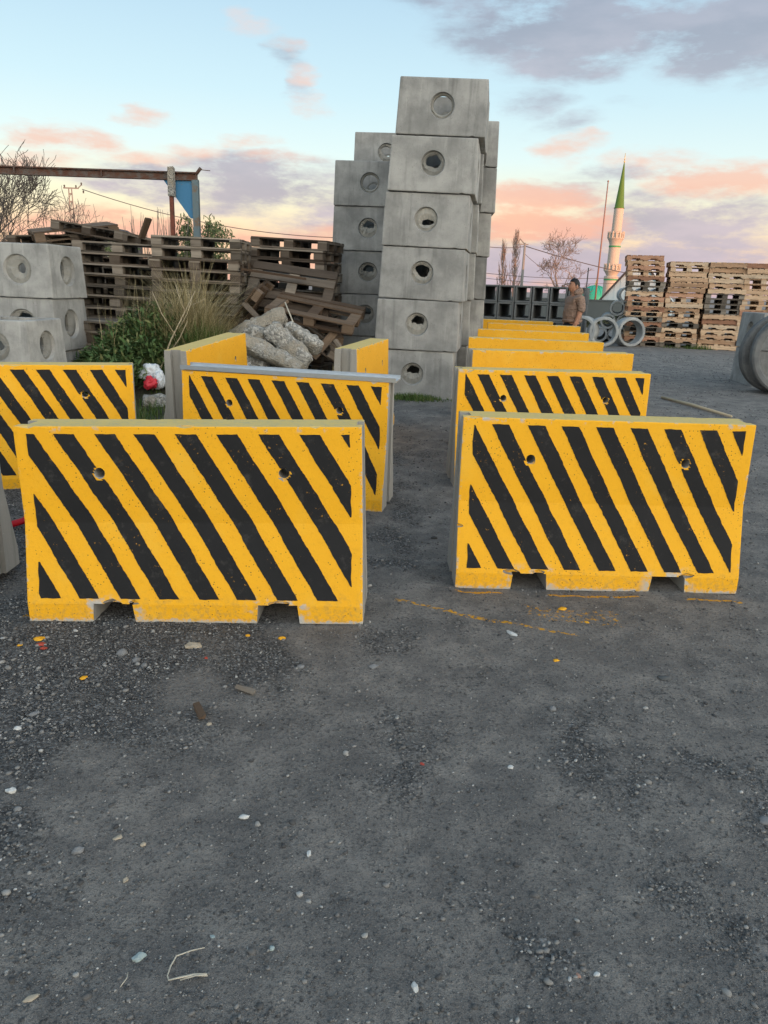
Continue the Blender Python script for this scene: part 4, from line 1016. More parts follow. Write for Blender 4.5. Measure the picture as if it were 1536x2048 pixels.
# ------------------------------------------------------------------ debris heap
def debris():
    rnd = random.Random(3); G = 'broken pallets on the heap'
    pallet(KO3[0], (-2.03, 10.75, .98), (R(14), R(-52), R(-14)), 'dark pallet standing steeply on its side at the left of the heap', G, 0, rnd)
    pallet(KO1[0], (-1.42, 11.05, 1.40), (R(48), R(6), R(-4)), 'brown pallet tilted towards the viewer near the top of the heap', G, .1, rnd)
    pallet(KO3[0], (-1.02, 10.55, 1.12), (R(16), R(9), R(-8)), 'broken pallet jutting out to the right over the heap', G, .35, rnd)
    pallet(KO3[0], (-1.35, 10.85, .86), (R(24), R(-4), R(20)), 'dark pallet buried low in the middle of the heap', G, .2, rnd)
    pallet(KO1[0], (-.86, 10.55, .66), (R(12), R(32), R(18)), 'pallet sloping down to the right at the foot of the heap', G, .3, rnd)
    for i, (a, b, w, lab) in enumerate((((-2.12, 10.1, .78), (-1.38, 10.35, 1.33), .10, 'long plank slanting up across the front of the heap'), ((-1.95, 10.3, 1.28), (-1.62, 10.15, .98), .09, 'short plank crossing down to the long slanting one'),
                                       ((-1.02, 10.2, .62), (-.74, 10.25, .96), .12, 'thick short beam propped up at the right of the heap'), ((-.72, 10.1, .86), (-.36, 9.9, .42), .06, 'thin plank sloping into the grass by the tower'),
                                       ((-2.05, 10.6, 1.72), (-1.2, 10.9, 1.62), .11, 'plank lying flat along the top of the heap'), ((-1.9, 9.9, .80), (-1.35, 9.8, .98), .10, 'pale plank under the concrete lumps'),
                                       ((-3.46, 10.9, 2.08), (-3.33, 10.85, 2.33), .11, 'plank sticking up between the two left pallet stacks'), ((-1.22, 10.3, .92), (-1.05, 10.3, .60), .07, 'upright plank stub inside the heap'))):
        a, b = Vector(a), Vector(b); L = (b-a).length; q = (b-a).to_track_quat('X', 'Z').to_euler()
        mb = MB(); mb.box((0, 0, 0), (L, w, .03 if i != 2 else .1), None, .006, rnd); tag(link('plank', mb.mesh('plank', M['wood_old' if i % 2 else 'wood_dark']), None, (a+b)/2, q), lab, 'plank', 'loose planks on the heap')
    mb = MB(); mb.tube([(-1.36, 9.95, 1.32), (-1.17, 9.8, .92)], .009, 6); tag(link('metal_rod', mb.mesh('metal_rod', M['string'], True)), 'thin pale rod leaning on the concrete lumps', 'rod')
    mb = MB(); mb.tube([(-2.45, 10.05, .55), (-2.2, 10.1, .78), (-1.98, 10.25, 1.0)], .035, 8); tag(link('plastic_pipe', mb.mesh('plastic_pipe', M['black'], True)), 'black plastic pipe beside the steep dark pallet', 'pipe')


def lump(a, b, r, seed, label):
    """rough waste concrete cast: a knobbly log"""
    a, b = Vector(a), Vector(b); L = (b-a).length; n, m = 30, 22; rnd = random.Random(seed); V = []; F = []
    for i in range(n+1):
        u = i/n; x = (u-.5)*L; k = (1-abs(2*u-1)**9*.30)*(.9+.12*mnoise.noise(Vector((u*3, seed, 7))))
        for j in range(m):
            q = 2*pi*j/m; p = Vector((x, math.copysign(abs(cos(q))**.62, cos(q))*r*k, math.copysign(abs(sin(q))**.62, sin(q))*r*k*.80))
            d = 1+.20*mnoise.noise(p*4.5+Vector((seed, 0, 0)))+.20*mnoise.noise(p*13+Vector((0, seed, 0)))+.10*mnoise.noise(p*34)
            V.append((x+.03*mnoise.noise(p*9+Vector((0, 0, seed))), p.y*d, p.z*d))
    for i in range(n):
        for j in range(m): F.append((i*m+j, i*m+(j+1) % m, (i+1)*m+(j+1) % m, (i+1)*m+j))
    F += [tuple(reversed(range(m))), tuple(n*m+j for j in range(m))]
    mb = MB(); mb.add(V, F); o = link('concrete_lump', mb.mesh('concrete_lump', M['lump'], True, angle=R(38)), None, (a+b)/2, (b-a).to_track_quat('X', 'Z').to_euler()); o.rotation_euler.rotate_axis('X', seed)
    tag(o, label, 'concrete lump', 'waste concrete lumps')


def lumps():
    for i, (a, b, r, lab) in enumerate((((-2.08, 9.95, .84), (-1.36, 10.0, 1.17), .125, 'pale waste concrete log lying uppermost against the planks'), ((-1.50, 9.5, 1.03), (-1.00, 9.4, .60), .135, 'pale waste concrete log with a blunt yellowish end, slanting down'),
                                       ((-1.34, 9.85, 1.0), (-.88, 9.75, .77), .125, 'pale concrete log at the right of the heap by the dry grass'), ((-1.82, 9.3, .88), (-1.05, 9.15, .56), .135, 'long speckled grey concrete log lying lowest in front'),
                                       ((-1.75, 9.6, .98), (-1.5, 9.65, .86), .13, 'stubby grey concrete lump between the upper logs'), ((-1.42, 9.1, .46), (-1.12, 9.1, .44), .13, 'broken concrete block at the heap foot under the long log'),
                                       ((-1.74, 9.0, .56), (-1.62, 9.0, .44), .13, 'upright pale concrete chunk beside the end-on yellow barrier'), ((-1.56, 9.1, .42), (-1.48, 9.1, .36), .12, 'round grey boulder between the two lower chunks'),
                                       ((-2.25, 9.7, .62), (-2.0, 9.7, .70), .13, 'concrete lump showing behind the end-on barrier top'), ((-2.85, 8.7, .17), (-2.55, 8.75, .17), .13, 'grey rock in the grass behind the left striped barrier'),
                                       ((-1.4, 9.6, .60), (-1.1, 9.6, .55), .17, 'dark concrete lump buried under the logs'), ((-1.9, 9.5, .60), (-1.5, 9.5, .60), .18, 'large concrete lump carrying the logs'))):
        lump(a, b, r, i*3.7+1, lab)


debris(); lumps()


# ------------------------------------------------------------------ steel gantry on the left
def gantry():
    t = empty('steel_gantry', (-3.45, 14, .1)); tag(t, 'rusty steel gantry frame with blue gusset above the left pallets', 'gantry')
    mb = MB(); mb.box((-3.4, 0, 3.10), (6.9, .10, .022)); mb.box((-3.4, 0, 3.215), (6.9, .10, .022)); mb.box((-3.4, 0, 3.157), (6.88, .02, .094)); link('beam', mb.mesh('beam', M['rust']), t)
    mb = MB()
    for x in (-6.0, -4.6, -3.1, -1.6): mb.box((x, -.035, 3.157), (.02, .06, .093))
    link('beam_stiffeners', mb.mesh('beam_stiffener', M['rust']), t)
    mb = MB(); mb.box((0, 0, 1.55), (.105, .11, 3.1)); mb.box((.0, 0, 1.55), (.125, .02, 3.09)); link('main_post', mb.mesh('main_post', M['bluegrey']), t)
    mb = MB(); mb.box((-.40, -.09, 1.6), (.065, .065, 3.22)); link('side_post', mb.mesh('side_post', M['redrust']), t)
    mb = MB(); mb.box((-.39, -.10, 3.05), (.10, .10, .46), None, .012, random.Random(1)); link('foam_wrap', mb.mesh('foam_wrap', M['lump']), t)
    mb = MB(); mb.add([(-.55, -.012, 3.088), (-.055, -.012, 3.088), (-.055, -.012, 2.48), (-.10, -.012, 2.48), (-.55, .012, 3.088), (-.055, .012, 3.088), (-.055, .012, 2.48), (-.10, .012, 2.48)],
                        [(0, 1, 2, 3), (7, 6, 5, 4), (0, 4, 5, 1), (1, 5, 6, 2), (2, 6, 7, 3), (3, 7, 4, 0)]); link('gusset_plate', mb.mesh('gusset_plate', M['bluesteel']), t)
    mb = MB(); mb.tube([(.02, 0, 3.2), (.10, 0, 3.3)], .03, 6); mb.tube([(.1, 0, 3.27), (.26, 0, 3.26)], .008, 4); link('top_stub', mb.mesh('top_stub', M['rust']), t)
    # far leg, outside the frame, that carries the other end
    mb = MB(); mb.box((-6.8, 0, 1.55), (.105, .11, 3.1)); link('main_post', mb.mesh('main_post', M['bluegrey']), t)
gantry()


# ------------------------------------------------------------------ the man walking behind the barriers
def skin_mesh(verts, edges, radii, name, mat, sub=2, root=0):
    me = bpy.data.meshes.new(name); me.from_pydata([tuple(v) for v in verts], edges, [])
    def mods(o):
        o.modifiers.new('s', 'SKIN'); o.modifiers.new('d', 'SUBSURF').levels = sub
        for d, r in zip(o.data.skin_vertices[0].data, radii): d.radius = r if isinstance(r, tuple) else (r, r)
        o.data.skin_vertices[0].data[root].use_root = True
    m = evaluated(me, mods, name); m.materials.clear(); m.materials.append(M[mat]); m.polygons.foreach_set('use_smooth', [True]*len(m.polygons)); return m


def person():
    t = empty('person', (3.27, 13.98, .10), (0, 0, R(-80))); t.scale = (.965,)*3
    tag(t, 'man in a brown hoodie walking left, holding something white in his hand', 'person')
    # local: forward -y, his left +x (towards the camera)
    V = [(0, 0, .97), (0, .01, 1.10), (0, .02, 1.28), (0, .03, 1.42), (0, .01, 1.50), (0, -.015, 1.57), (0, -.03, 1.64), (0, -.03, 1.70)]
    r = [(.12, .10), (.14, .12), (.17, .13), (.13, .10), .058, .075, .085, .07]; E = [(i, i+1) for i in range(7)]
    def chain(start, pts, rad):
        k = len(V); V.extend(pts); r.extend(rad); E.append((start, k)); E.extend((k+i, k+i+1) for i in range(len(pts)-1)); return k+len(pts)-1
    for s in (1, -1):
        fw = -.16 if s < 0 else .10
        chain(0, [(s*.10, 0, .86), (s*.10, fw*.6-.02, .50), (s*.10, fw+.04, .10), (s*.10, fw-.12, .04)], [.10, .065, .045, .035])
        h = chain(3, [(s*.19, .02, 1.42), (s*.245, .05, 1.23), (s*.245, -.005, 1.05), (s*.24, -.03, .97), (s*.238, -.04, .93)], [.065, .056, .042, .038, .032])
        for f, (dx, dy, L) in enumerate(((.0, -.028, .075), (.004, -.010, .085), (.004, .010, .08), (.0, .028, .062))):
            p = Vector((s*.238, -.04+dy, .91)); chain(h, [tuple(p), tuple(p+Vector((-s*.006, -.012, -L*.55))), tuple(p+Vector((-s*.016, -.03, -L*.95)))], [.0105, .0095, .008])
        chain(h-1, [(s*.225, -.072, .94), (s*.215, -.085, .90)], [.011, .009])
    body = skin_mesh(V, E, r, 'body', 'skin', 2); o = link('body', body, t)
    # head: face, ears, nose, eyes, all parts of the head turned slightly to the camera
    hd = MB(); n, m = 14, 18; Hc = Vector((0, -.03, 1.635)); Vh = []; Fh = []
    for i in range(n+1):
        a = pi*i/n-pi/2
        for j in range(m):
            q = 2*pi*j/m; x = cos(a)*sin(q); y = -cos(a)*cos(q); z = sin(a)
            w = .076*(1-.22*max(0, -z)); dpt = .098; hz = .122
            f = max(0, -y)
            yy = y*dpt-.018*max(0, -z)*f
            if f > .85 and -.35 < z < .15 and abs(x) < .3: yy -= .020*(1-abs(x)/.3)*(1-abs(z+.15)/.3)          # nose
            if f > .7 and .02 < z < .3 and .2 < abs(x) < .6: yy += .008                                          # eye sockets
            if f > .7 and z < -.6: yy -= .008                                                                  # chin
            Vh.append(Hc+Vector((x*w, yy, z*hz)))
    for i in range(n):
        for j in range(m): Fh.append((i*m+j, i*m+(j+1) % m, (i+1)*m+(j+1) % m, (i+1)*m+j))
    hd.add(Vh, Fh); head = link('head', hd.mesh('head', M['skin'], True), t)
    for s in (1, -1):
        e = MB(); e.lathe([(0, -.03), (.018, -.022), (.022, 0), (.018, .02), (0, .028)], 8, Matrix.Translation((s*.078, -.005, 1.63)) @ Matrix.Diagonal((.45, 1, 1.15, 1))); link('ear', e.mesh('ear', M['skin'], True), head)
        e = MB(); e.lathe([(0, -.009), (.011, -.005), (.013, 0), (.011, .005), (0, .009)], 8, Matrix.Translation((s*.031, -.113, 1.652)) @ Matrix.Diagonal((1, .4, .5, 1))); link('eye', e.mesh('eye', M['eye'], True), head)
        e = MB(); e.box((s*.031, -.118, 1.674), (.040, .012, .010)); link('eyebrow', e.mesh('eyebrow', M['hair']), head)
    e = MB(); e.box((0, -.122, 1.575), (.045, .010, .008)); link('mouth', e.mesh('mouth', M['redrust']), head)
    # hair: thick short cap
    hh = MB(); Vv = []; Ff = []; n, m = 10, 20; rnd = random.Random(2)
    for i in range(n+1):
        a = pi/2-(pi*.56)*i/n
        for j in range(m):
            q = 2*pi*j/m; fy = -cos(q); low = a if fy > -.2 else max(a, .42)
            if fy <= -.55: low = max(low, .55)
            Vv.append(Hc+Vector((cos(low)*sin(q)*.086, cos(low)*fy*.105+.004, sin(low)*.128+.012+rnd.uniform(-.004, .004))))
    for i in range(n):
        for j in range(m): Ff.append((i*m+j, i*m+(j+1) % m, (i+1)*m+(j+1) % m, (i+1)*m+j))
    hh.add(Vv, Ff); link('hair', hh.mesh('hair', M['hair'], True), head)
    head.rotation_euler = (0, 0, 0)
    # hoodie with sleeves pushed up, and a hood lying on the back of the neck
    V = [(0, 0, 1.0), (0, .0, 1.05), (0, -.01, 1.14), (0, .01, 1.28), (0, .03, 1.43), (0, .02, 1.50)]; r = [(.185, .165), (.20, .185), (.205, .19), (.205, .175), (.17, .13), (.085, .08)]
    E = [(i, i+1) for i in range(5)]
    for s in (1, -1): chain(4, [(s*.20, .03, 1.41), (s*.25, .055, 1.28), (s*.262, .05, 1.215), (s*.258, .035, 1.17)], [.088, .078, .074, .062])
    hood = link('hoodie', skin_mesh(V, E, r, 'hoodie', 'hoodie', 2), t)
    V = [(-.085, -.055, 1.50), (-.10, .05, 1.54), (0, .115, 1.55), (.10, .05, 1.54), (.085, -.055, 1.50)]; E = [(i, i+1) for i in range(4)]
    link('hood', skin_mesh(V, E, [.04, .065, .085, .065, .04], 'hood', 'hoodie', 2, 2), hood)
    mb = MB(); mb.lathe([(.165, .985), (.192, .99), (.198, 1.03), (.19, 1.045), (.17, 1.04)], 22, Matrix.Diagonal((1, .92, 1, 1))); link('waistband', mb.mesh('waistband', M['hoodie'], True), hood)
    V = [(0, 0, 1.03), (0, 0, .86)]; r = [(.205, .185), (.20, .18)]; E = [(0, 1)]
    for s in (1, -1):
        fw = -.16 if s < 0 else .10
        chain(1, [(s*.10, 0, .78), (s*.10, fw*.6-.02, .50), (s*.10, fw+.04, .09)], [.115, .085, .075])
    link('trousers', skin_mesh(V, E, r, 'trousers', 'trousers', 2), t)
    for s in (1, -1):
        fw = -.16 if s < 0 else .10
        mb = MB(); mb.box((s*.10, fw-.02, .035), (.10, .27, .07), None, .008, random.Random(4)); link('shoe', bevelled(mb.mesh('shoe', M['black'], True), .02, 2), t)
    T = t.matrix_basis if False else (Matrix.Translation(t.location) @ Euler(t.rotation_euler).to_matrix().to_4x4() @ Matrix.Scale(.965, 4))
    mb = MB(); p0 = T @ Vector((.245, -.075, .91)); p1 = T @ Vector((.26, -.115, .85)); mb.tube([p0, p1], .011, 6); tag(link('paper_cup', mb.mesh('paper_cup', M['paper'])), 'small white object in the hand of the man', 'paper')
person()


# ------------------------------------------------------------------ vegetation
def blades(name, pts, mat, hmin, hmax, w, lean, seed, label, seg=3):
    rnd = np.random.default_rng(seed); n = len(pts); P = np.array(pts); h = rnd.uniform(hmin, hmax, n)*P[:, 3]; a = rnd.uniform(0, 2*pi, n); l = rnd.uniform(.2, 1, n)*lean*h
    d = np.stack([np.cos(a), np.sin(a)], 1); s = np.stack([-d[:, 1], d[:, 0]], 1); V = np.zeros((n, 2*(seg+1), 3))
    for k in range(seg+1):
        u = k/seg; c = P[:, :2]+d*(l*u**1.8)[:, None]; ww = (w*(1-.85*u)*rnd.uniform(.7, 1.3, n))[:, None]
        z = P[:, 2]+h*(u-.25*u*u*np.minimum(1, l/h))
        V[:, 2*k, :2] = c-s*ww; V[:, 2*k+1, :2] = c+s*ww; V[:, 2*k, 2] = z; V[:, 2*k+1, 2] = z
    base = (np.arange(n)*2*(seg+1))[:, None]; F = np.concatenate([base+np.array([2*k, 2*k+1, 2*k+3, 2*k+2]) for k in range(seg)], 0)
    o = link(name, np_mesh(name, V.reshape(-1, 3), F, M[mat])); tag(o, label, 'grass', None, 'stuff')


def scatter(n, x0, x1, y0, y1, seed, fn):
    rnd = random.Random(seed); out = []
    while len(out) < n:
        x, y = rnd.uniform(x0, x1), rnd.uniform(y0, y1); k = fn(x, y)
        if rnd.random() < k: out.append((x, y, ground_z(x, y)-.01, .5+.5*k))
    return out


def weeds():
    # leafy green weeds: small leaflets in clumps over the mound
    rnd = random.Random(7); V = []; F = []
    clumps = []
    for k in range(520):
        x, y = rnd.gauss(-3.0, .62), rnd.gauss(9.45, .48)
        if x > -1.9 or x < -3.95 or y < 8.2 or (x > -3.02 and y < 9.2): continue
        clumps.append((x, y, rnd.uniform(.12, .27), rnd.uniform(.15, .52)*math.exp(-((x+3)/1.0)**2)+.07))
    for cx, cy, cr, chh in clumps:
        z0 = ground_z(cx, cy)
        for i in range(58):
            q = rnd.uniform(0, 2*pi); rr = math.sqrt(rnd.random()); el = rnd.random()
            p = Vector((cx+cos(q)*rr*cr, cy+sin(q)*rr*cr, z0+chh*math.sqrt(max(0, 1-rr*rr*.8))*(.35+.65*el)))
            d = Vector((cos(q)*rr+rnd.gauss(0, .5), sin(q)*rr+rnd.gauss(0, .5), rnd.uniform(.0, .9))).normalized()*rnd.uniform(.035, .062); s = d.cross(Vector((rnd.gauss(0, .4), rnd.gauss(0, .4), 1))).normalized()*rnd.uniform(.010, .019)
            k0 = len(V); V += [p-d, p+s-d*.1+Vector((0, 0, .006)), p+d, p-s-d*.1+Vector((0, 0, .006))]; F.append((k0, k0+1, k0+2, k0+3))
    o = link('weeds', np_mesh('weeds', np.array([tuple(v) for v in V]), np.array(F), M['weed'])); tag(o, 'low dark green leafy weeds covering the mound on the left', 'weeds', None, 'stuff')
    g = lambda cx, cy, sx, sy: (lambda x, y: math.exp(-((x-cx)/sx)**2-((y-cy)/sy)**2))
    blades('dry_grass', scatter(3600, -3.2, -1.75, 9.2, 10.6, 1, g(-2.50, 9.95, .34, .42)), 'dry', .25, 1.40, .0042, 1.05, 2, 'tall straw-coloured grass leaning beside the pallets')
    blades('dry_grass', scatter(900, -1.2, -.2, 8.9, 10.0, 2, g(-.72, 9.5, .26, .35)), 'dry', .18, .55, .005, .9, 3, 'dry tussock between the concrete lumps and the chamber tower')
    blades('green_grass', scatter(4200, -3.2, -1.8, 8.9, 10.1, 3, g(-2.25, 9.45, .36, .4)), 'grass', .25, .85, .005, .8, 4, 'green grass among the weeds before the pallets')
    blades('green_grass', scatter(1500, -1.2, -.1, 8.6, 9.8, 4, g(-.7, 9.2, .35, .4)), 'grass', .12, .34, .005, .7, 5, 'green grass at the foot of the rubble heap')
    blades('green_grass', scatter(1500, -.3, 1.0, 9.5, 10.6, 5, lambda x, y: math.exp(-((x-.32)/.33)**2-((y-10.2)/.16)**2)), 'grass', .04, .13, .005, .8, 6, 'tuft of short grass at the foot of the tall chamber tower')
    blades('green_grass', scatter(1700, -3.3, -2.1, 6.7, 8.8, 6, lambda x, y: math.exp(-((x+2.65)/.45)**2)*.8), 'grass', .05, .17, .005, .8, 7, 'short grass in the gap between the left barriers')
    blades('green_grass', scatter(700, 8.0, 11.5, 22.5, 23.1, 7, lambda x, y: .9*max(.12, math.exp(-((x-9.15)/.35)**2))), 'grass', .06, .22, .010, .6, 8, 'thin grass along the foot of the pale pallet stacks')
    blades('dry_grass', scatter(130, -3.6, -2.4, 9.2, 10.4, 8, lambda x, y: .6), 'dry', .5, 1.35, .003, .35, 9, 'single dry stems rising out of the weeds')
    # tall dry stalk
    rnd = random.Random(5); mb = MB(); base = Vector((-2.83, 9.0, .25)); tip = Vector((-2.42, 9.6, 1.42)); mb.tube([base, base.lerp(tip, .5)+Vector((-.03, 0, .02)), tip], [.013, .010, .005], 6)
    for u, dx, dz in ((.35, .25, .42), (.55, -.28, .52), (.62, .16, .34), (.78, -.12, .32), (.85, .2, .1)):
        p = base.lerp(tip, u); mb.tube([p, p+Vector((dx*.6, .02, dz*.5)), p+Vector((dx, .05, dz))], [.007, .005, .003], 5)
    tag(link('dry_stalk', mb.mesh('dry_stalk', M['stalk'], True)), 'branched dry weed stalk rising behind the plastic bag', 'plant')


weeds()


# ------------------------------------------------------------------ loose gravel, stones and litter
def gravel():
    rng = np.random.default_rng(11); base = []
    for s in range(8):
        me = ico((0, 0, 0), 1.0, s+.5, 1, .22); V = np.array([v.co[:] for v in me.vertices]); F = np.array([p.vertices[:] for p in me.polygons]); base.append((V, F)); bpy.data.meshes.remove(me)
    # 12-vertex stones are enough at this size
    small = []
    for s in range(8):
        bm = bmesh.new(); bmesh.ops.create_icosphere(bm, subdivisions=1, radius=1.0); bm.verts.ensure_lookup_table()
        rnd = random.Random(s+50); V = np.array([[c*rnd.uniform(.7, 1.25) for c in v.co] for v in bm.verts]); F = np.array([[v.index for v in f.verts] for f in bm.faces]); bm.free(); small.append((V, F))
    octa = []
    for k in range(8):
        rnd = random.Random(k+90); V = np.array([(1, 0, 0), (-1, 0, 0), (0, 1, 0), (0, -1, 0), (0, 0, 1), (0, 0, -1)], float)*np.array([[rnd.uniform(.7, 1.2)] for _ in range(6)])+np.array([[rnd.uniform(-.25, .25) for _ in range(3)] for _ in range(6)])
        octa.append((V, np.array([(0, 2, 4), (2, 1, 4), (1, 3, 4), (3, 0, 4), (2, 0, 5), (1, 2, 5), (3, 1, 5), (0, 3, 5)])))
    Vs, Fs = [], []; off = 0; rnd = random.Random(8); cnt = 0
    for tries in range(330000):
        y = 1.12+5.6*rnd.random()**1.5; x = rnd.uniform(-.62, .62)*(y+.35)
        l = looseness(x, y); fine = rnd.random() < .72; p = max(0.30, (l-.2)*1.4)**1.4 if fine else max(0.17, (l-.25)*1.5)**1.5
        if rnd.random() > p: continue
        if -1.63 < x < -.12 and 3.30 < y < 3.60 or .40 < x < 1.93 and 3.86 < y < 4.15: continue
        if fine: r = min(.0060, .0017*math.exp(rnd.gauss(.2, .35)))*(.7+.22*y)
        else: r = min(.0120, .0026*math.exp(rnd.gauss(.25, .42)))*(.85+.13*y)
        V, F = (octa if fine else small)[rnd.randrange(8)]; a = rnd.uniform(0, 6.28); c, s = cos(a), sin(a)
        sx, sy, sz = r*rnd.uniform(.8, 1.5), r*rnd.uniform(.7, 1.1), r*rnd.uniform(.5, .8)
        W = V*np.array([sx, sy, sz]); W = np.stack([W[:, 0]*c-W[:, 1]*s+x, W[:, 0]*s+W[:, 1]*c+y, W[:, 2]+ground_z(x, y)+.010*fbm(x, y, 1.6, 3.1, 3)+sz*.35], 1)
        Vs.append(W); Fs.append(F+off); off += len(W); cnt += 1
        if cnt > 130000: break
    for tries in range(16000):                              # thinner, coarser scatter on the far part of the yard
        y = rnd.uniform(6.4, 20); x = rnd.uniform(-.1, .62)*y
        if 0.35+.04*y < x < 2.6+.04*y and y < 16 and rnd.random() < .8: continue
        if .5+.5*fbm(x, y, .7, 4.4, 4) < rnd.uniform(.2, .9): continue
        r = rnd.uniform(.005, .012)*(.6+.05*y); V, F = octa[rnd.randrange(8)]; a = rnd.uniform(0, 6.28); c, s = cos(a), sin(a)
        W = V*np.array([r*1.3, r, r*.6]); W = np.stack([W[:, 0]*c-W[:, 1]*s+x, W[:, 0]*s+W[:, 1]*c+y, W[:, 2]+ground_z(x, y)+r*.2], 1)
        Vs.append(W); Fs.append(F+off); off += len(W)
    o = link('gravel', np_mesh('gravel', np.concatenate(Vs), np.concatenate(Fs), M['gravel'])); tag(o, 'loose dark gravel grains strewn over the yard', 'gravel', None, 'stuff')


def stone(x, y, r, mat, label, sq=(1.2, .9, .6), rot=0.0, seed=0, cat='stone'):
    me = ico((0, 0, 0), 1.0, seed+.3, 2, .06)
    for v in me.vertices:
        d = .86*(1+.42*mnoise.noise(v.co*1.3+Vector((seed*3.1, 0, 0)))+.16*mnoise.noise(v.co*3.1+Vector((0, seed, 0)))); v.co = Vector((v.co.x*d*r*sq[0], v.co.y*d*r*sq[1], v.co.z*d*r*sq[2]))
    me.materials.append(M[mat]); me.polygons.foreach_set('use_smooth', [seed % 3 == 0]*len(me.polygons))
    z = ground_z(x, y)+.010*fbm(x, y, 1.6, 3.1, 3); o = link('stone', me, None, (x, y, z+r*sq[2]*.30), (0, 0, rot)); tag(o, label, cat, 'stones lying on the gravel'); return o


def litter():
    S = [(.46, 2.20, .013, 'st_white', 'smooth white pebble alone on the right half of the yard', (1.1, .85, .6), 2.6), (-.545, 1.40, .019, 'st_green', 'largest pale angular stone near the bottom left', (1.2, .8, .5), .9),
         (.11, 1.345, .014, 'st_white', 'pale pointed stone near the bottom middle', (.7, 1.2, .6), .3), (-.235, 1.44, .009, 'st_green', 'pale blue-grey stone right of the curled strap', (1, 1, .7), .2), (-.385, 1.465, .010, 'st_green', 'flat greenish chip above the curled strap', (1.2, .8, .35), -.6),
         (-.825, 1.735, .017, 'st_grey', 'rounded dark grey stone left, above the largest pale stone', (1.2, .9, .8), .5), (-.655, 1.775, .011, 'st_tan', 'small tan angular stone left of centre', (1.1, .8, .6), .1), (-.735, 1.795, .013, 'st_tan', 'flat tan flake left of the small tan stone', (1.4, .8, .4), .7),
         (-.18, 1.765, .013, 'st_white', 'upright pale oblong stone in the lower middle', (.6, 1.3, .6), .0), (-.39, 1.905, .015, 'st_white', 'pale lumpy stone just left of centre', (1.3, .8, .6), .2), (-1.13, 1.975, .017, 'st_white', 'smooth pale pebble near the left edge', (1.2, .9, .7), .1),
         (-1.07, 1.895, .014, 'st_grey', 'grey pebble just below the smooth pale one at left', (1.1, .9, .7), .4), (-1.275, 2.32, .016, 'st_white', 'round pale stone at the left edge, higher up', (1, 1, .7), .3), (-1.26, 2.42, .018, 'st_grey', 'long grey stone at the left edge', (1.6, .7, .5), .6),
         (-.82, 2.985, .042, 'st_tan', 'flat tan stone with a hole in front of the left barrier', (1.1, .8, .45), .0), (-1.11, 2.92, .030, 'st_grey', 'biggest grey stone before the left barrier', (1, 1, .75), .3), (-1.03, 2.86, .022, 'st_grey', 'grey stone next to the biggest one before the left barrier', (1, .9, .7), .9),
         (-.98, 2.81, .020, 'st_grey', 'third grey stone of the little row before the left barrier', (1, .9, .7), 1.4), (-1.24, 2.655, .020, 'st_dark', 'dark stone left of the grey row', (1, .9, .7), .2), (-.61, 2.39, .013, 'st_tan', 'small cream chip beside a wood sliver', (1, .8, .5), .5),
         (.62, 3.23, .028, 'st_white', 'long white chip lying before the right barrier', (1.5, .6, .4), -.9), (1.22, 1.965, .024, 'st_grey', 'grey stone at the right edge', (1.3, .9, .6), .1), (-.325, 2.82, .020, 'st_grey', 'grey pebble before the gap between the front barriers', (1.1, .8, .6), .2),
         (.68, 2.57, .018, 'st_grey', 'dull grey pebble in the middle of the right half', (1, .9, .7), .2), (.545, 1.40, .010, 'st_white', 'small white chip at the lower right', (1.2, .8, .5), .4), (.50, 1.395, .009, 'st_pink', 'reddish chip beside the small white one', (.8, 1.2, .6), .2),
         (-.75, 1.285, .014, 'st_tan', 'tan flake at the bottom left corner', (1.6, .7, .4), .5), (1.21, 2.85, .026, 'st_dark', 'flat dark stone before the right barrier', (1.4, .9, .4), .0), (-.66, 1.64, .010, 'st_tan', 'little tan stone above the largest pale stone', (.9, 1.1, .7), .0), (-.02, 2.83, .022, 'st_grey', 'pair-like grey pebble below the left barrier end', (1.2, .8, .6), .3)]
    for i, (x, y, r, m, lab, sq, a) in enumerate(S): stone(x, y, r*.9, m, lab, sq, a, i)
    rnd = random.Random(31)
    chips = [(-1.535, 3.06, .026, 'chipy', 'largest yellow paint lump left of the front left barrier'), (-1.59, 2.995, .012, 'chipy', 'small yellow paint lump at far left'), (-1.19, 2.70, .016, 'chipy', 'yellow paint chip below the left barrier'), (-.60, 3.10, .014, 'chipy', 'yellow dot under the middle of the left barrier'),
             (-.44, 3.08, .018, 'chipy', 'yellow fragment near the second notch of the left barrier'), (-1.50, 3.0, .020, 'chipr', 'red flake beside the largest yellow lump'), (-1.47, 2.96, .016, 'chipr', 'second red flake below the first'), (-.74, 2.88, .012, 'chipr', 'dark red flake before the left barrier'),
             (.93, 3.55, .022, 'chipy', 'largest yellow flake before the right barrier'), (1.02, 3.40, .013, 'chipy', 'yellow flake below the largest one at right'), (.16, 2.2, .009, 'chipr', 'tiny red chip in the middle of the yard'), (.78, 2.98, .014, 'chipy', 'yellow speck out in the open at right'), (-2.1, 3.55, .025, 'chipy', 'yellow lump by the bare barrier at the left edge')]
    for i, (x, y, r, m, lab) in enumerate(chips):
        o = stone(x, y, r, m, lab, (1.2, .9, .35), rnd.uniform(0, 3), i+40, 'paint chip'); o.name = 'paint_chip'; o['group'] = 'dropped paint chips'
    # curled strap, straws, sliver, stick
    mb = MB(); z = .012
    mb.tube([(-.395, 1.425, z), (-.425, 1.415, z), (-.455, 1.395, z+.004), (-.462, 1.37, z), (-.462, 1.345, z), (-.455, 1.332, z+.002), (-.43, 1.337, z+.006), (-.40, 1.347, z+.004), (-.372, 1.351, z)], [.0011, .0016, .0018, .0018, .0018, .0018, .0022, .003, .0036], 6)
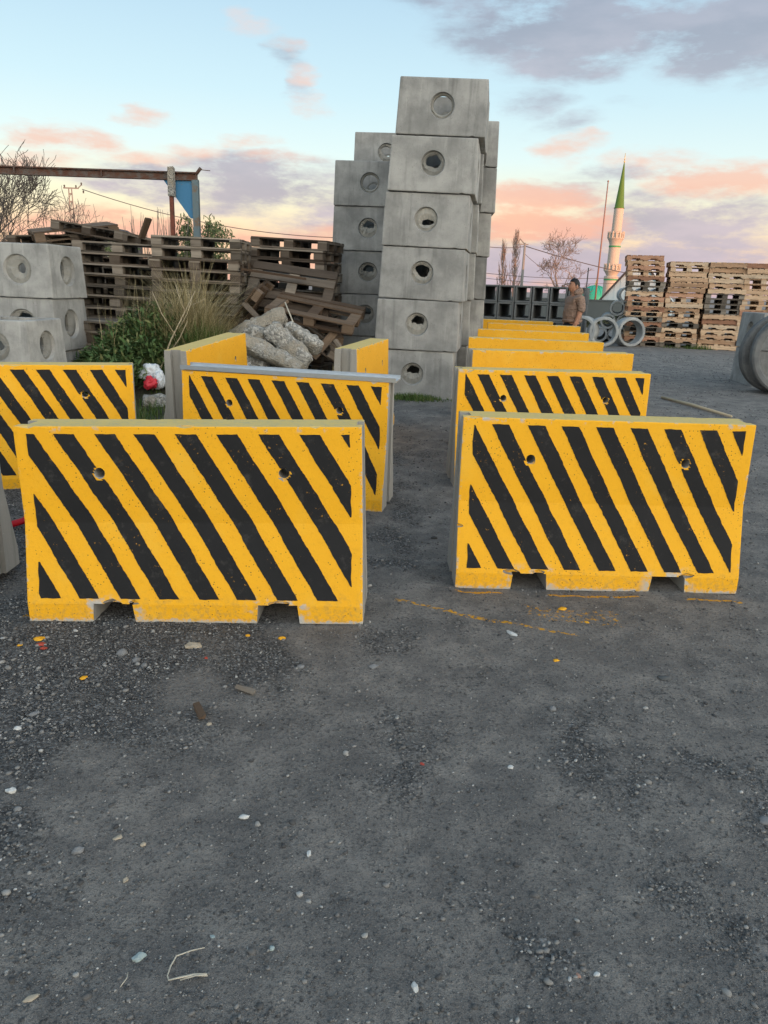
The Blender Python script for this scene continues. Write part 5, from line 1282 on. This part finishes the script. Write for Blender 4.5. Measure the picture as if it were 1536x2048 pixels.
    mb.tube([(-.43, 1.335, z), (-.395, 1.343, z+.006), (-.37, 1.349, z)], .0016, 5); tag(link('strap', mb.mesh('strap', M['string'], True)), 'curled pale plastic strap lying near the bottom edge', 'strap')
    mb = MB(); mb.tube([(-.56, 1.315, .01), (-.552, 1.335, .013), (-.556, 1.352, .01)], .0013, 5); tag(link('twig', mb.mesh('twig', M['string'], True)), 'short bent straw below the curled strap', 'twig')
    mb = MB(); mb.box((0, 0, 0), (.10, .022, .012), None, .004, rnd); tag(link('wood_sliver', mb.mesh('wood_sliver', M['wood_dark']), None, (-.66, 2.45, .018), (0, 0, R(-62))), 'dark wood sliver lying in the middle left of the yard', 'wood piece')
    mb = MB(); mb.box((0, 0, 0), (.09, .02, .012), None, .004, rnd); tag(link('wood_sliver', mb.mesh('wood_sliver', M['wood_grey']), None, (-.52, 2.62, .018), (0, 0, R(-28))), 'grey wood sliver farther up beside the dark one', 'wood piece')
    mb = MB(); mb.tube([(4.05, 11.15, .125), (4.2, 10.4, .13), (4.36, 9.5, .125)], [.020, .022, .016], 7); tag(link('wooden_stick', mb.mesh('wooden_stick', M['stalk'], True)), 'long pale wooden stick lying behind the right barriers', 'stick')
    # red plastic handle behind the bare barrier
    o = empty('red_handle', (-2.36, 4.5, .03), (0, R(-12), R(28))); tag(o, 'red plastic tube lying behind the bare barrier end', 'plastic tube')
    mb = MB(); mb.tube([(-.14, 0, 0), (.08, 0, 0)], .021, 10); mb.tube([(.08, 0, 0), (.13, 0, 0)], .026, 10); link('tube', mb.mesh('tube', M['redplastic'], True, angle=R(40)), o)
    # crumpled carrier bags
    def bag(c, r, sq, mat, seed, name, label):
        me = ico((0, 0, 0), 1.0, seed, 4, .02)
        for v in me.vertices:
            p = v.co.copy(); d = 1+.42*mnoise.noise(p*1.3+Vector((seed, 0, 0)))-.55*abs(mnoise.noise(p*2.4+Vector((0, seed, 0))))-.25*abs(mnoise.noise(p*5.2+Vector((seed, 0, 2))))+.04*mnoise.noise(p*11)
            v.co = Vector((p.x*d*r*sq[0], p.y*d*r*sq[1], p.z*d*r*sq[2]))
        me.materials.append(M[mat]); me.polygons.foreach_set('use_smooth', [True]*len(me.polygons)); o = link(name, me, None, c); tag(o, label, 'plastic bag', 'crumpled bags behind the left barriers')
    bag((-2.86, 9.02, .48), .145, (1.1, .7, .95), 'bag', 2.3, 'carrier_bag', 'crumpled white plastic bag in the weeds behind the left barriers')
    bag((-2.72, 8.95, .40), .10, (.9, .7, 1.1), 'bag', 5.1, 'carrier_bag', 'smaller bluish white bag right of the red one')
    bag((-2.80, 8.86, .38), .088, (1, .7, 1.0), 'bagred', 8.8, 'carrier_bag', 'crumpled red bag in front of the white one')


gravel(); litter()
